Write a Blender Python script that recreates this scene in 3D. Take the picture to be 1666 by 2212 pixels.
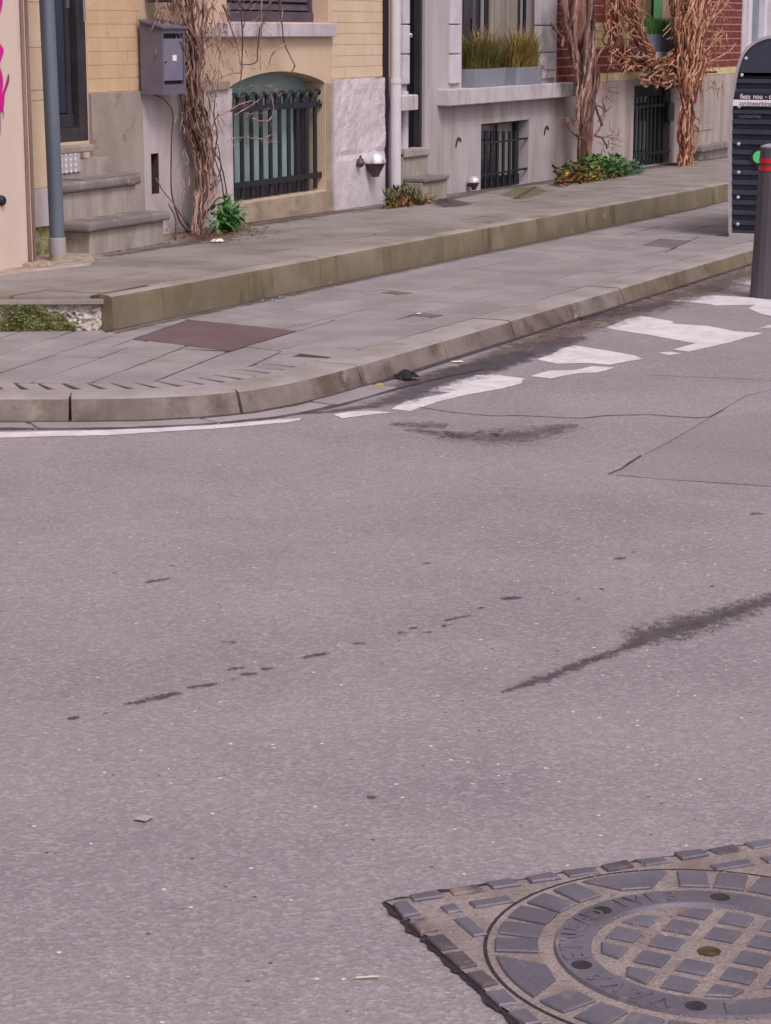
import bpy, math, random
import numpy as np
from mathutils import Vector, Matrix, noise
random.seed(7)
R = random.random
def U(a, b): return a + (b - a) * random.random()
S = bpy.context.scene
for o in list(bpy.data.objects): bpy.data.objects.remove(o)

# ---------------------------------------------------------------- camera, sky, sun, exposure
# world frame: X runs along the street (away from us), Y towards the houses, Z up; the street falls gently along +X
CAM_H = 1.74; FPX = 4650.0; PITCH = math.radians(12.5601); YAW = math.radians(24.4593); FALL = 0.0124
fw = Vector((math.cos(YAW) * math.cos(PITCH), math.sin(YAW) * math.cos(PITCH), -math.sin(PITCH)))
rt = Vector((math.sin(YAW), -math.cos(YAW), 0)); up = rt.cross(fw)
cam_d = bpy.data.cameras.new('camera'); cam = bpy.data.objects.new('camera', cam_d)
S.collection.objects.link(cam); S.camera = cam
cam_d.sensor_fit = 'HORIZONTAL'; cam_d.sensor_width = 36; cam_d.lens = FPX / 1666 * 36
cam_d.clip_start = 0.1; cam_d.clip_end = 1000
m = Matrix((rt, up, -fw)).transposed().to_4x4(); m.translation = (0, 0, CAM_H); cam.matrix_world = m
W = bpy.data.worlds.new('World'); S.world = W; W.use_nodes = True
SUN_EL, SUN_AZ = math.radians(52), math.radians(215)      # compass style: direction the light comes from
nt = W.node_tree; bg = nt.nodes['Background']
sky = nt.nodes.new('ShaderNodeTexSky'); sky.sky_type = 'NISHITA'; sky.sun_disc = False
sky.sun_elevation = SUN_EL; sky.sun_rotation = SUN_AZ; sky.dust_density = 4.0; sky.air_density = 1.0
hs = nt.nodes.new('ShaderNodeHueSaturation'); hs.inputs['Saturation'].default_value = 0.12
tn = nt.nodes.new('ShaderNodeMix'); tn.data_type = 'RGBA'; tn.blend_type = 'MULTIPLY'; tn.inputs[0].default_value = 1
tn.inputs[7].default_value = (1.0, 0.94, 0.985, 1)
nt.links.new(sky.outputs[0], hs.inputs['Color']); nt.links.new(hs.outputs[0], tn.inputs[6])
nt.links.new(tn.outputs[2], bg.inputs[0]); bg.inputs[1].default_value = 0.12
sd = bpy.data.lights.new('sun', 'SUN'); sd.energy = 1.3; sd.angle = math.radians(18); sd.color = (1.0, 0.955, 0.955)
sun = bpy.data.objects.new('sun', sd); S.collection.objects.link(sun)
ld = Vector((math.sin(SUN_AZ) * math.cos(SUN_EL), math.cos(SUN_AZ) * math.cos(SUN_EL), math.sin(SUN_EL)))
sun.rotation_euler = ld.to_track_quat('Z', 'Y').to_euler(); sun.location = ld * 50
S.view_settings.view_transform = 'Standard'; S.view_settings.look = 'None'
S.view_settings.gamma = 1; S.view_settings.use_curve_mapping = False; S.view_settings.exposure = 0.2
S.render.engine = 'CYCLES'

# ---------------------------------------------------------------- measuring helpers (photo measurements -> street coordinates)
def ray(u, v): return rt * (u - 833) + fw * FPX - up * (v - 1106)
def zg(x, lvl=0.0): return lvl - FALL * x
def G(u, v, lvl=0.0):                       # a point seen at (u, v) that lies on the sloping ground at level lvl
    d = ray(u, v); k = (lvl - CAM_H) / (d.z + FALL * d.x); return Vector((d.x * k, d.y * k, CAM_H + d.z * k))
def P(u, v, y):                             # ... on the upright plane at distance y across the street
    d = ray(u, v); k = y / d.y; return Vector((d.x * k, y, CAM_H + d.z * k))
def PX(u, v, x):                            # ... on the plane across the street at x
    d = ray(u, v); k = x / d.x; return Vector((x, d.y * k, CAM_H + d.z * k))
def rect(uL, uR, vT, vB, y):                # vT, vB read at the left edge
    return P(uL, (vT + vB) / 2, y).x, P(uR, (vT + vB) / 2, y).x, P(uL, vB, y).z, P(uL, vT, y).z
ROAD, LOW, UPP = 0.0, 0.12, 0.33            # levels of road, lower pavement, upper pavement
FA = 8.9                                    # the row of facades

# ---------------------------------------------------------------- mesh helpers
ORG = {}
class MB:
    def __init__(s): s.v = []; s.f = []; s.att = None
    def quad(s, *p):
        n = len(s.v); s.v += [tuple(q) for q in p]; s.f.append(tuple(range(n, n + len(p)))); return s
    def box(s, x0, x1, y0, y1, z0, z1, dz=None):
        if x0 > x1: x0, x1 = x1, x0
        if y0 > y1: y0, y1 = y1, y0
        if z0 > z1: z0, z1 = z1, z0
        n = len(s.v)
        s.v += [(x0,y0,z0),(x1,y0,z0),(x1,y1,z0),(x0,y1,z0),(x0,y0,z1),(x1,y0,z1),(x1,y1,z1),(x0,y1,z1)]
        s.f += [tuple(n + i for i in q) for q in ((0,3,2,1),(4,5,6,7),(0,1,5,4),(1,2,6,5),(2,3,7,6),(3,0,4,7))]; return s
    def prism(s, poly, z0, z1, ch=0.0):     # poly: ccw [(x,y)], z0/z1: functions of x,y or numbers
        f0 = z0 if callable(z0) else (lambda x, y: z0); f1 = z1 if callable(z1) else (lambda x, y: z1)
        if area(poly) < 0: poly = poly[::-1]
        k = len(poly); n = len(s.v)
        if ch > 0:
            ins = inset(poly, ch)
            s.v += [(x, y, f0(x, y)) for x, y in poly] + [(x, y, f1(x, y) - ch) for x, y in poly] + [(x, y, f1(x, y)) for x, y in ins]
            for a in range(2):
                for i in range(k):
                    j = (i + 1) % k; s.f.append((n+a*k+i, n+a*k+j, n+a*k+k+j, n+a*k+k+i))
            s.f.append(tuple(n + 2*k + i for i in range(k)))
        else:
            s.v += [(x, y, f0(x, y)) for x, y in poly] + [(x, y, f1(x, y)) for x, y in poly]
            for i in range(k):
                j = (i + 1) % k; s.f.append((n+i, n+j, n+k+j, n+k+i))
            s.f.append(tuple(n + k + i for i in range(k)))
        return s
    def tube(s, pts, rad, k=6, cap=True):
        pts = [Vector(p) for p in pts]; n = len(pts); base = len(s.v)
        if not isinstance(rad, (list, tuple)): rad = [rad] * n
        ref = None
        for i, p in enumerate(pts):
            t = (pts[min(i+1, n-1)] - pts[max(i-1, 0)])
            if t.length < 1e-9: t = Vector((0, 0, 1))
            t.normalize()
            if ref is None: ref = t.orthogonal().normalized()
            ref = (ref - t * ref.dot(t)); ref = ref.normalized() if ref.length > 1e-6 else t.orthogonal().normalized()
            b = t.cross(ref)
            for j in range(k):
                a = 2 * math.pi * j / k; q = p + (ref * math.cos(a) + b * math.sin(a)) * rad[i]; s.v.append(tuple(q))
        for i in range(n - 1):
            for j in range(k):
                a = base + i*k + j; b2 = base + i*k + (j+1) % k; s.f.append((a, b2, b2 + k, a + k))
        if cap:
            s.f.append(tuple(base + j for j in range(k))[::-1]); s.f.append(tuple(base + (n-1)*k + j for j in range(k)))
        return s
    def lathe(s, prof, c, k=24, axis=None, a0=0, a1=2*math.pi):   # prof [(r, h)]; round axis z through c (or given axis vector)
        c = Vector(c); ax = Vector(axis).normalized() if axis else Vector((0, 0, 1))
        e1 = ax.orthogonal().normalized() if axis else Vector((1, 0, 0)); e2 = ax.cross(e1); base = len(s.v); full = abs(a1 - a0 - 2*math.pi) < 1e-6
        kk = k if full else k + 1
        for r, h in prof:
            for j in range(kk):
                a = a0 + (a1 - a0) * j / k; s.v.append(tuple(c + ax * h + (e1 * math.cos(a) + e2 * math.sin(a)) * r))
        for i in range(len(prof) - 1):
            for j in range(k):
                a = base + i*kk + j; b = base + i*kk + ((j+1) % kk); s.f.append((a, b, b + kk, a + kk))
        return s
def area(p): return sum(p[i][0]*p[(i+1) % len(p)][1] - p[(i+1) % len(p)][0]*p[i][1] for i in range(len(p))) / 2
def inset(poly, d):
    k = len(poly); out = []
    for i in range(k):
        p0, p1, p2 = Vector(poly[i-1]), Vector(poly[i]), Vector(poly[(i+1) % k])
        a = (p1 - p0); b = (p2 - p1)
        if a.length < 1e-6 or b.length < 1e-6: out.append(tuple(p1)); continue
        a.normalize(); b.normalize(); na = Vector((-a.y, a.x)); nb = Vector((-b.y, b.x)); mm = na + nb
        if mm.length < 1e-4: out.append(tuple(p1)); continue
        mm.normalize(); c = max(mm.dot(na), 0.35); out.append(tuple(p1 + mm * (d / c)))
    return out
def clip(poly, a, b):                       # keep the part to the left of a->b
    out = []; k = len(poly)
    def sd_(p): return (b[0]-a[0])*(p[1]-a[1]) - (b[1]-a[1])*(p[0]-a[0])
    for i in range(k):
        p, q = poly[i], poly[(i+1) % k]; sp, sq = sd_(p), sd_(q)
        if sp >= 0: out.append(p)
        if sp * sq < 0:
            t = sp / (sp - sq); out.append((p[0]+(q[0]-p[0])*t, p[1]+(q[1]-p[1])*t))
    return out
def clipc(poly, reg):
    if area(reg) < 0: reg = reg[::-1]
    for i in range(len(reg)):
        if len(poly) < 3: return []
        poly = clip(poly, reg[i], reg[(i+1) % len(reg)])
    q = []
    for p in poly:
        if not q or (abs(p[0]-q[-1][0]) + abs(p[1]-q[-1][1])) > 1e-3: q.append(p)
    if len(q) > 2 and (abs(q[0][0]-q[-1][0]) + abs(q[0][1]-q[-1][1])) < 1e-3: q.pop()
    return q if len(q) > 2 and abs(area(q)) > 4e-4 else []
def tag(o, label=None, cat=None, group=None, kind=None):
    if label: o['label'] = label
    if cat: o['category'] = cat
    if group: o['group'] = group
    if kind: o['kind'] = kind
    return o
def obj(name, mb, mt, parent=None, smooth=False, kind=None, bevel=0):
    v = np.array(mb.v, dtype=float)
    c = Vector(((v[:,0].min()+v[:,0].max())/2, (v[:,1].min()+v[:,1].max())/2, v[:,2].min()))
    me = bpy.data.meshes.new(name); me.from_pydata([tuple(q) for q in (v - np.array(c))], [], mb.f)
    if mb.att is not None:
        a = me.attributes.new('edge', 'FLOAT', 'POINT'); a.data.foreach_set('value', mb.att)
    me.materials.append(mt); me.validate()
    if smooth:
        me.polygons.foreach_set('use_smooth', [True] * len(me.polygons))
        try: me.set_sharp_from_angle(angle=math.radians(38))
        except Exception: pass
    o = bpy.data.objects.new(name, me); S.collection.objects.link(o)
    pw = ORG.get(parent.name, Vector((0,0,0))) if parent else Vector((0,0,0))
    o.parent = parent; o.location = c - pw; ORG[o.name] = c
    if kind: o['kind'] = kind
    if bevel:
        b = o.modifiers.new('bevel', 'BEVEL'); b.width = bevel; b.segments = 2; b.limit_method = 'ANGLE'
    return o
def thing(name, loc, label, cat, group=None):
    o = bpy.data.objects.new(name, None); S.collection.objects.link(o); o.empty_display_size = .1
    o.location = loc; ORG[o.name] = Vector(loc); return tag(o, label, cat, group)
def inst(name, me, loc, parent=None, rot=(0,0,0), scale=(1,1,1)):
    o = bpy.data.objects.new(name, me); S.collection.objects.link(o)
    pw = ORG.get(parent.name, Vector((0,0,0))) if parent else Vector((0,0,0))
    o.parent = parent; o.location = Vector(loc) - pw; o.rotation_euler = rot; o.scale = scale; ORG[o.name] = Vector(loc); return o

# ---------------------------------------------------------------- materials
def srgb(r, g, b):
    f = lambda c: (c/255/12.92 if c/255 <= .04045 else ((c/255+.055)/1.055)**2.4); return (f(r), f(g), f(b), 1)
def N(nt, t, **k):
    n = nt.nodes.new(t)
    for a, b in k.items():
        if a.startswith('i_'): n.inputs[a[2:].replace('_', ' ')].default_value = b
        else: setattr(n, a, b)
    return n
def mixc(nt, fac, a, b, mode='MIX'):
    n = nt.nodes.new('ShaderNodeMix'); n.data_type = 'RGBA'; n.blend_type = mode
    for s_, val in ((n.inputs[0], fac), (n.inputs[6], a), (n.inputs[7], b)):
        if isinstance(val, bpy.types.NodeSocket): nt.links.new(val, s_)
        else: s_.default_value = val
    return n.outputs[2]
def ramp(nt, sock, lo, hi, a=0.0, b=1.0):
    n = nt.nodes.new('ShaderNodeMapRange'); n.interpolation_type = 'SMOOTHSTEP'
    n.inputs[1].default_value = lo; n.inputs[2].default_value = hi; n.inputs[3].default_value = a; n.inputs[4].default_value = b
    nt.links.new(sock, n.inputs[0]); return n.outputs[0]
def pos(nt, sc=(1,1,1)):
    g = nt.nodes.new('ShaderNodeNewGeometry'); mp = nt.nodes.new('ShaderNodeMapping'); mp.inputs['Scale'].default_value = sc
    nt.links.new(g.outputs['Position'], mp.inputs['Vector']); return mp.outputs[0]
def nz(nt, vec, scale, detail=4, rough=.55):
    n = nt.nodes.new('ShaderNodeTexNoise'); n.inputs['Scale'].default_value = scale; n.inputs['Detail'].default_value = detail
    n.inputs['Roughness'].default_value = rough; nt.links.new(vec, n.inputs['Vector']); return n.outputs[0]
def mat(name, c1, c2=None, sc=6, stretch=(1,1,1), rough=.85, bump=.25, bsc=70, rand=0.0, metal=0.0, stain=None, stains=(), spec=.4, grain=0.12, alpha=None):
    m = bpy.data.materials.new(name); m.use_nodes = True; nt = m.node_tree; b = nt.nodes['Principled BSDF']
    c1 = srgb(*c1); c2 = srgb(*c2) if c2 else c1
    v = pos(nt, stretch); v0 = pos(nt)
    col = mixc(nt, ramp(nt, nz(nt, v, sc, 6), .35, .65), c1, c2)
    g = nz(nt, v0, bsc, 3, .7)
    if grain: col = mixc(nt, grain, col, mixc(nt, 1.0, col, ramp_col(nt, g), 'MULTIPLY'))
    for st in ([stain] if stain else []) + list(stains):     # (colour, scale, lo, hi, stretch)
        f = ramp(nt, nz(nt, pos(nt, st[4] if len(st) > 4 else (1,1,1)), st[1], 7, .62), st[2], st[3])
        col = mixc(nt, f, col, srgb(*st[0]))
    if rand:
        oi = nt.nodes.new('ShaderNodeObjectInfo'); h = nt.nodes.new('ShaderNodeHueSaturation')
        mr = nt.nodes.new('ShaderNodeMapRange'); mr.inputs[3].default_value = 1 - rand; mr.inputs[4].default_value = 1 + rand
        nt.links.new(oi.outputs['Random'], mr.inputs[0]); nt.links.new(mr.outputs[0], h.inputs['Value']); nt.links.new(col, h.inputs['Color']); col = h.outputs[0]
    nt.links.new(col, b.inputs['Base Color']); b.inputs['Roughness'].default_value = rough; b.inputs['Metallic'].default_value = metal
    b.inputs['Specular IOR Level'].default_value = spec
    if bump:
        bp = nt.nodes.new('ShaderNodeBump'); bp.inputs['Strength'].default_value = bump; bp.inputs['Distance'].default_value = 0.01
        ad = nt.nodes.new('ShaderNodeMath'); ad.operation = 'ADD'; nt.links.new(g, ad.inputs[0]); nt.links.new(nz(nt, v0, bsc * .2, 4), ad.inputs[1])
        nt.links.new(ad.outputs[0], bp.inputs['Height']); nt.links.new(bp.outputs[0], b.inputs['Normal'])
    return m
def ramp_col(nt, s):
    r = nt.nodes.new('ShaderNodeValToRGB'); r.color_ramp.elements[0].position = .3; r.color_ramp.elements[1].position = .7
    r.color_ramp.elements[0].color = (.35, .35, .35, 1); r.color_ramp.elements[1].color = (1.45, 1.45, 1.45, 1); nt.links.new(s, r.inputs[0]); return r.outputs[0]
def asphalt(name, base, dark, flecks=.965, gscale=1.0):
    m = bpy.data.materials.new(name); m.use_nodes = True; nt = m.node_tree; b = nt.nodes['Principled BSDF']; v = pos(nt)
    big = ramp(nt, nz(nt, v, .9, 8, .68), .3, .72); col = mixc(nt, big, srgb(*base), srgb(*dark))
    vo = N(nt, 'ShaderNodeTexVoronoi'); vo.inputs['Scale'].default_value = 95 * gscale; nt.links.new(v, vo.inputs['Vector'])
    sx = nt.nodes.new('ShaderNodeSeparateColor'); nt.links.new(vo.outputs['Color'], sx.inputs[0])
    col = mixc(nt, ramp(nt, sx.outputs[0], .1, 1, 0, .36), col, mixc(nt, 1.0, col, (.62, .60, .60, 1), 'MULTIPLY'))
    col = mixc(nt, ramp(nt, sx.outputs[1], .72, .86, 0, .30), col, srgb(188, 178, 180))
    fine = nz(nt, v, 260, 3, .75); col = mixc(nt, .32, col, mixc(nt, 1.0, col, ramp_col(nt, fine), 'MULTIPLY'))
    v2 = N(nt, 'ShaderNodeTexVoronoi'); v2.inputs['Scale'].default_value = 48; nt.links.new(v, v2.inputs['Vector'])
    s2 = nt.nodes.new('ShaderNodeSeparateColor'); nt.links.new(v2.outputs['Color'], s2.inputs[0])
    near = ramp(nt, v2.outputs['Distance'], .20, .28, 1, 0); rare = ramp(nt, s2.outputs[0], flecks, flecks + .01)
    mu = nt.nodes.new('ShaderNodeMath'); mu.operation = 'MULTIPLY'; nt.links.new(near, mu.inputs[0]); nt.links.new(rare, mu.inputs[1])
    col = mixc(nt, mu.outputs[0], col, srgb(212, 202, 206))
    rare2 = ramp(nt, s2.outputs[1], .985, .99); m2 = nt.nodes.new('ShaderNodeMath'); m2.operation = 'MULTIPLY'
    nt.links.new(near, m2.inputs[0]); nt.links.new(rare2, m2.inputs[1]); col = mixc(nt, m2.outputs[0], col, srgb(86, 76, 82))
    nt.links.new(col, b.inputs['Base Color']); b.inputs['Roughness'].default_value = .88; b.inputs['Specular IOR Level'].default_value = .3
    bp = nt.nodes.new('ShaderNodeBump'); bp.inputs['Strength'].default_value = .4; bp.inputs['Distance'].default_value = .005
    nt.links.new(vo.outputs['Distance'], bp.inputs['Height']); nt.links.new(bp.outputs[0], b.inputs['Normal'])
    return m
def decal(name, c1, c2, thr=.35, soft=.12, nsc=30, amt=.6, rough=.85, strength=1.0, wear=0.0, stretch=(1,1,1), fine=0.0):
    m = bpy.data.materials.new(name); m.use_nodes = True; nt = m.node_tree; b = nt.nodes['Principled BSDF']; v = pos(nt, stretch)
    at = N(nt, 'ShaderNodeAttribute'); at.attribute_name = 'edge'
    n1 = nz(nt, v, nsc, 6, .65)
    n2 = nz(nt, v, nsc * 5, 3, .7); sm = nt.nodes.new('ShaderNodeMath'); sm.operation = 'MULTIPLY_ADD'; nt.links.new(n2, sm.inputs[0]); sm.inputs[1].default_value = fine; nt.links.new(n1, sm.inputs[2])
    ad = nt.nodes.new('ShaderNodeMath'); ad.operation = 'MULTIPLY_ADD'; nt.links.new(sm.outputs[0], ad.inputs[0]); ad.inputs[1].default_value = amt; nt.links.new(at.outputs['Fac'], ad.inputs[2])
    md = amt * (.5 + fine * .5); a = ramp(nt, ad.outputs[0], thr + md - soft, thr + md + soft, 0, strength)
    if wear:
        w = ramp(nt, nz(nt, v, nsc * 2.2, 5, .7), .5 + (1 - wear) * .2, .62 + (1 - wear) * .2, 1, .15); mu = nt.nodes.new('ShaderNodeMath'); mu.operation = 'MULTIPLY'
        nt.links.new(a, mu.inputs[0]); nt.links.new(w, mu.inputs[1]); a = mu.outputs[0]
    col = mixc(nt, ramp(nt, nz(nt, v, 9, 5), .35, .65), srgb(*c1), srgb(*c2))
    col = mixc(nt, .2, col, mixc(nt, 1.0, col, ramp_col(nt, nz(nt, v, 150, 3, .7)), 'MULTIPLY'))
    nt.links.new(col, b.inputs['Base Color']); nt.links.new(a, b.inputs['Alpha']); b.inputs['Roughness'].default_value = rough
    return m
MAT = {}
M_road = asphalt('asphalt_old', (153,142,147), (139,128,134), flecks=.974)
M_patch = asphalt('asphalt_patch', (147,137,141), (134,125,130), flecks=.992, gscale=1.5)
M_joint = mat('joint_dirt', (72,62,58), (50,43,41), sc=9, bump=.5, bsc=60, stain=((96,96,64), 3.0, .52, .66))
M_slab = mat('concrete_slab', (154,145,147), (138,129,131), sc=2.2, rough=.9, bump=.3, bsc=160, rand=.05, grain=.3, stain=((138,129,122), 1.3, .52, .74))
M_slabu = mat('concrete_slab_worn', (148,139,135), (132,122,117), sc=1.6, rough=.9, bump=.3, bsc=140, rand=.06, grain=.3, stains=[((124,115,98), 1.6, .50, .74), ((112,102,94), 5, .58, .74)])
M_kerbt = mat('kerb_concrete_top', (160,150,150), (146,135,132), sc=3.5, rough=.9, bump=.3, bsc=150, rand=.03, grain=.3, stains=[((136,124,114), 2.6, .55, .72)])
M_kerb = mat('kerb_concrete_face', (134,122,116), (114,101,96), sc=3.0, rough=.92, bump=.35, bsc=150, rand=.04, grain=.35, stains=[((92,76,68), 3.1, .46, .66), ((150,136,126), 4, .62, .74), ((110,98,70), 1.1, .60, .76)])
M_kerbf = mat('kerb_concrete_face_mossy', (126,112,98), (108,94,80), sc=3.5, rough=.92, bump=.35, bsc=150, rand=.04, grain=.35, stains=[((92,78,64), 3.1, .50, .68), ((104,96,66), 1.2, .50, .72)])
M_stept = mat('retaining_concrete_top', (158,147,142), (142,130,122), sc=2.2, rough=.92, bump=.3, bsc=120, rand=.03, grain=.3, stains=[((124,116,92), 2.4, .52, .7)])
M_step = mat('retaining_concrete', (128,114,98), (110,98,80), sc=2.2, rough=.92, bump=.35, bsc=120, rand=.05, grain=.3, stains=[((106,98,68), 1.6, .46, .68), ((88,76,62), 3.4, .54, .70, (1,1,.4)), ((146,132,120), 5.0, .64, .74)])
M_gut = mat('gutter_slab', (160,150,152), (146,136,138), sc=3, bsc=140, rand=.05, grain=.35)
M_rubble = mat('rubble_mortar', (212,202,194), (182,172,164), sc=14, rough=.95, bump=1.0, bsc=45, grain=.4, stain=((108,98,88), 10, .55, .68))
M_moss = mat('moss', (158,160,104), (108,114,60), sc=16, rough=1, bump=1.0, bsc=90, grain=.5, stain=((150,152,96), 12, .62, .70))
M_yel = mat('yellow_painted_plaster', (206,180,156), (198,171,145), sc=2, stretch=(1,1,.5), rough=.8, bump=.15, bsc=60, grain=.12, stain=((180,152,120), 1.5, .58, .75))
M_brky = mat('yellow_painted_brick', (208,175,142), (200,166,132), sc=5, rough=.8, bump=.3, bsc=60, rand=.025, grain=.12)
M_peach = mat('peach_painted_brick', (212,188,162), (206,180,152), sc=3, rough=.8, bump=.2, bsc=60, rand=.02, grain=.12)
M_pl1 = mat('plinth_stone_brown', (168,152,144), (150,134,126), sc=3, stretch=(1,1,.4), bump=.3, bsc=80, grain=.2, stain=((130,116,106), 4.5, .55, .7))
M_pl2 = mat('plinth_stone_grey', (196,184,186), (182,168,170), sc=3, stretch=(2,2,.35), bump=.2, bsc=80, grain=.15, stain=((150,136,130), 3.2, .56, .74))
M_pl3 = mat('plinth_flaking_white', (210,198,204), (196,184,190), sc=4, bump=.9, bsc=26, grain=.15, stains=[((184,172,176), 7, .55, .68, (1,1,.6)), ((158,146,148), 1.6, .54, .74)])
M_low = mat('beige_render', (170,152,134), (152,134,118), sc=4, bump=.5, bsc=50, grain=.2, stain=((140,124,104), 5, .52, .66))
M_rend = mat('grey_render', (184,174,176), (170,160,162), sc=2.4, stretch=(1.6,1.6,.4), rough=.88, bump=.18, bsc=90, grain=.12, stains=[((158,142,134), 2.0, .54, .72, (2,2,.3)), ((150,140,142), 5, .62, .74)])
M_rend3 = mat('grey_render_brownish', (178,164,162), (162,147,142), sc=2, stretch=(1.6,1.6,.35), rough=.88, bump=.18, bsc=90, grain=.12, stain=((136,118,104), 1.6, .54, .74, (2,2,.3)))
M_white = mat('white_stone_block', (204,196,202), (192,184,190), sc=5, rough=.8, bump=.12, bsc=80, rand=.03, grain=.1)
M_sill = mat('sill_stone', (198,187,192), (182,170,175), sc=5, stretch=(1,1,.4), rough=.85, bump=.2, bsc=80, grain=.2, stain=((146,134,136), 6, .56, .72, (3,3,.5)))
M_brick = mat('red_brick', (128,62,54), (104,44,38), sc=9, rough=.85, bump=.4, bsc=90, rand=.14, grain=.25)
M_mort = mat('pink_mortar', (216,176,164), (198,158,146), sc=12, bump=.4, bsc=90)
M_brkyl = mat('yellow_brick', (210,190,150), (196,174,132), sc=8, rough=.85, bump=.3, bsc=90, rand=.05)
M_steps = mat('step_bluestone', (132,122,122), (116,106,104), sc=4, bump=.3, bsc=120, grain=.3, stain=((160,150,144), 6, .55, .7))
M_stepr = mat('step_riser', (170,158,150), (150,138,130), sc=4, stretch=(2,2,.5), bump=.3, bsc=100, grain=.2, stain=((128,116,108), 3, .55, .7))
M_door = mat('door_dark_blue', (48,52,64), (38,42,54), sc=3, stretch=(1,1,.2), rough=.45, bump=.05, grain=.1, spec=.5)
M_door2 = mat('door_glass_blue', (56,64,82), (42,50,66), sc=1.5, stretch=(3,3,.2), rough=.15, bump=0, grain=0, spec=.8)
M_wrefl = mat('window_reflection', (124,104,88), (96,84,66), sc=3, rough=.3, bump=0, grain=0)
M_dfr = mat('door_frame_charcoal', (62,54,60), (50,44,50), sc=5, rough=.55, bump=.1, grain=.15)
M_blk = mat('door_black', (26,20,26), (18,14,20), sc=4, rough=.3, bump=0, grain=0)
M_teal = mat('teal_board', (152,172,172), (140,160,160), sc=4, stretch=(1,1,.4), rough=.7, bump=.1, bsc=60, grain=.12, stain=((112,130,124), 4, .58, .74))
M_iron = mat('blue_black_iron', (34,36,46), (26,28,36), sc=8, rough=.5, bump=.25, bsc=120, spec=.5)
M_irong = mat('green_black_iron', (28,40,42), (22,32,36), sc=8, rough=.5, bump=.2, bsc=120, spec=.5)
M_slat = mat('shutter_slat', (84,76,88), (72,64,76), sc=6, rough=.6, bump=.1)
M_mail = mat('letterbox_grey_metal', (104,98,112), (96,90,104), sc=5, rough=.45, bump=.03, grain=.05, metal=.0, spec=.5)
M_maild = mat('letterbox_door_metal', (122,118,134), (112,108,124), sc=5, rough=.4, bump=.03, grain=.05, spec=.5)
M_dark = mat('dark_slot', (34,28,36), rough=.6, bump=0, grain=0)
M_galv = mat('galvanised_steel', (116,124,136), (94,102,114), sc=6, stretch=(1,1,.15), rough=.42, bump=.05, grain=.12, metal=.35, spec=.6)
M_pvc = mat('white_plastic', (206,198,204), (200,192,198), sc=5, rough=.5, bump=.03, grain=.05)
M_galf = mat('grey_plastic', (164,156,158), rough=.6, bump=.05, grain=.1)
M_chr = mat('chrome', (228,224,228), rough=.12, bump=0, grain=0, metal=1)
M_dome = mat('polished_lamp_dome', (240,236,240), rough=.22, bump=0, grain=0, metal=.7)
M_lampd = mat('lamp_brown_metal', (92,74,78), (76,60,64), sc=9, rough=.5, bump=.1, metal=.2)
M_wallL = mat('beige_painted_wall', (214,192,180), (206,184,170), sc=1.5, stretch=(1.6,1.6,.3), rough=.8, bump=.1, bsc=60, grain=.08, stain=((196,170,146), 2, .56, .76, (2,2,.3)))
M_trim = mat('metal_trim', (150,124,112), (128,104,96), sc=5, stretch=(1,1,.2), rough=.5, metal=.2)
M_mag = mat('magenta_paint', (206,20,140), (190,14,128), sc=8, rough=.5, bump=0, grain=.05)
M_mag2 = mat('purple_paint_edge', (128,50,96), (150,60,120), sc=8, rough=.6, bump=0, grain=.05)
M_gpl = mat('planter_grey', (140,142,154), (132,134,146), sc=4, rough=.7, bump=.08, bsc=120, grain=.1)
M_gpl2 = mat('planter_slate', (112,114,136), (102,104,126), sc=4, rough=.7, bump=.08, bsc=120, grain=.1)
M_soil = mat('soil', (62,48,40), (46,36,30), sc=20, bump=1, bsc=60)
M_grn = mat('painted_green_wood', (92,150,98), (80,136,86), sc=5, stretch=(1,1,.3), rough=.6)
M_bk = mat('bike_box_panel', (62,64,80), (54,56,72), sc=3, stretch=(1,1,.4), rough=.5, bump=.04, grain=.06, stain=((80,80,94), 5, .6, .8, (1,3,.4)))
M_alu = mat('aluminium_edge', (196,188,194), (184,176,182), sc=5, rough=.4, bump=.03, metal=.4, grain=.06)
M_bolt = mat('steel_bolt', (216,212,224), rough=.3, metal=.6, bump=0, grain=0)
M_stkw = mat('white_sticker', (236,230,238), rough=.4, bump=0, grain=0)
M_stkd = mat('navy_sticker', (40,38,56), rough=.45, bump=0, grain=0)
M_inkw = mat('white_ink', (232,226,236), rough=.5, bump=0, grain=0)
M_inkg = mat('grey_ink', (126,120,124), rough=.5, bump=0, grain=0)
M_inkf = mat('faded_ink', (92,94,108), rough=.5, bump=0, grain=0)
M_gre = mat('green_badge', (84,206,120), (120,220,150), sc=40, rough=.4, bump=0, grain=0)
M_boll = mat('bollard_charcoal', (84,78,86), (74,68,76), sc=4, stretch=(1,1,.3), rough=.55, bump=.1, grain=.12)
M_red = mat('red_reflective_band', (212,40,48), (190,30,40), sc=20, rough=.4, bump=0, grain=.1)
M_capb = mat('bollard_cap', (150,148,156), rough=.5)
M_mh = mat('cast_iron_worn', (112,104,115), (96,88,98), sc=5, rough=.5, bump=.25, bsc=150, grain=.25, metal=.15, stain=((140,128,132), 12, .56, .72), spec=.5)
M_mhb = mat('cast_iron_block', (112,105,117), (96,89,100), sc=6, rough=.45, bump=.2, bsc=160, grain=.2, metal=.15, rand=.05, stain=((134,122,124), 14, .58, .74), spec=.5)
M_mhb2 = mat('cast_iron_block_dirty', (96,86,94), (80,68,76), sc=9, rough=.75, bump=.4, bsc=120, grain=.35, rand=.06, stain=((140,124,118), 10, .5, .66))
M_sand = mat('packed_sand', (156,140,138), (138,123,121), sc=9, rough=.95, bump=.6, bsc=110, grain=.45, stain=((128,112,106), 7, .55, .7))
M_gap = mat('dark_gap', (62,52,58), (48,40,46), sc=30, rough=.95, bump=.8, bsc=90, grain=.5)
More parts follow.
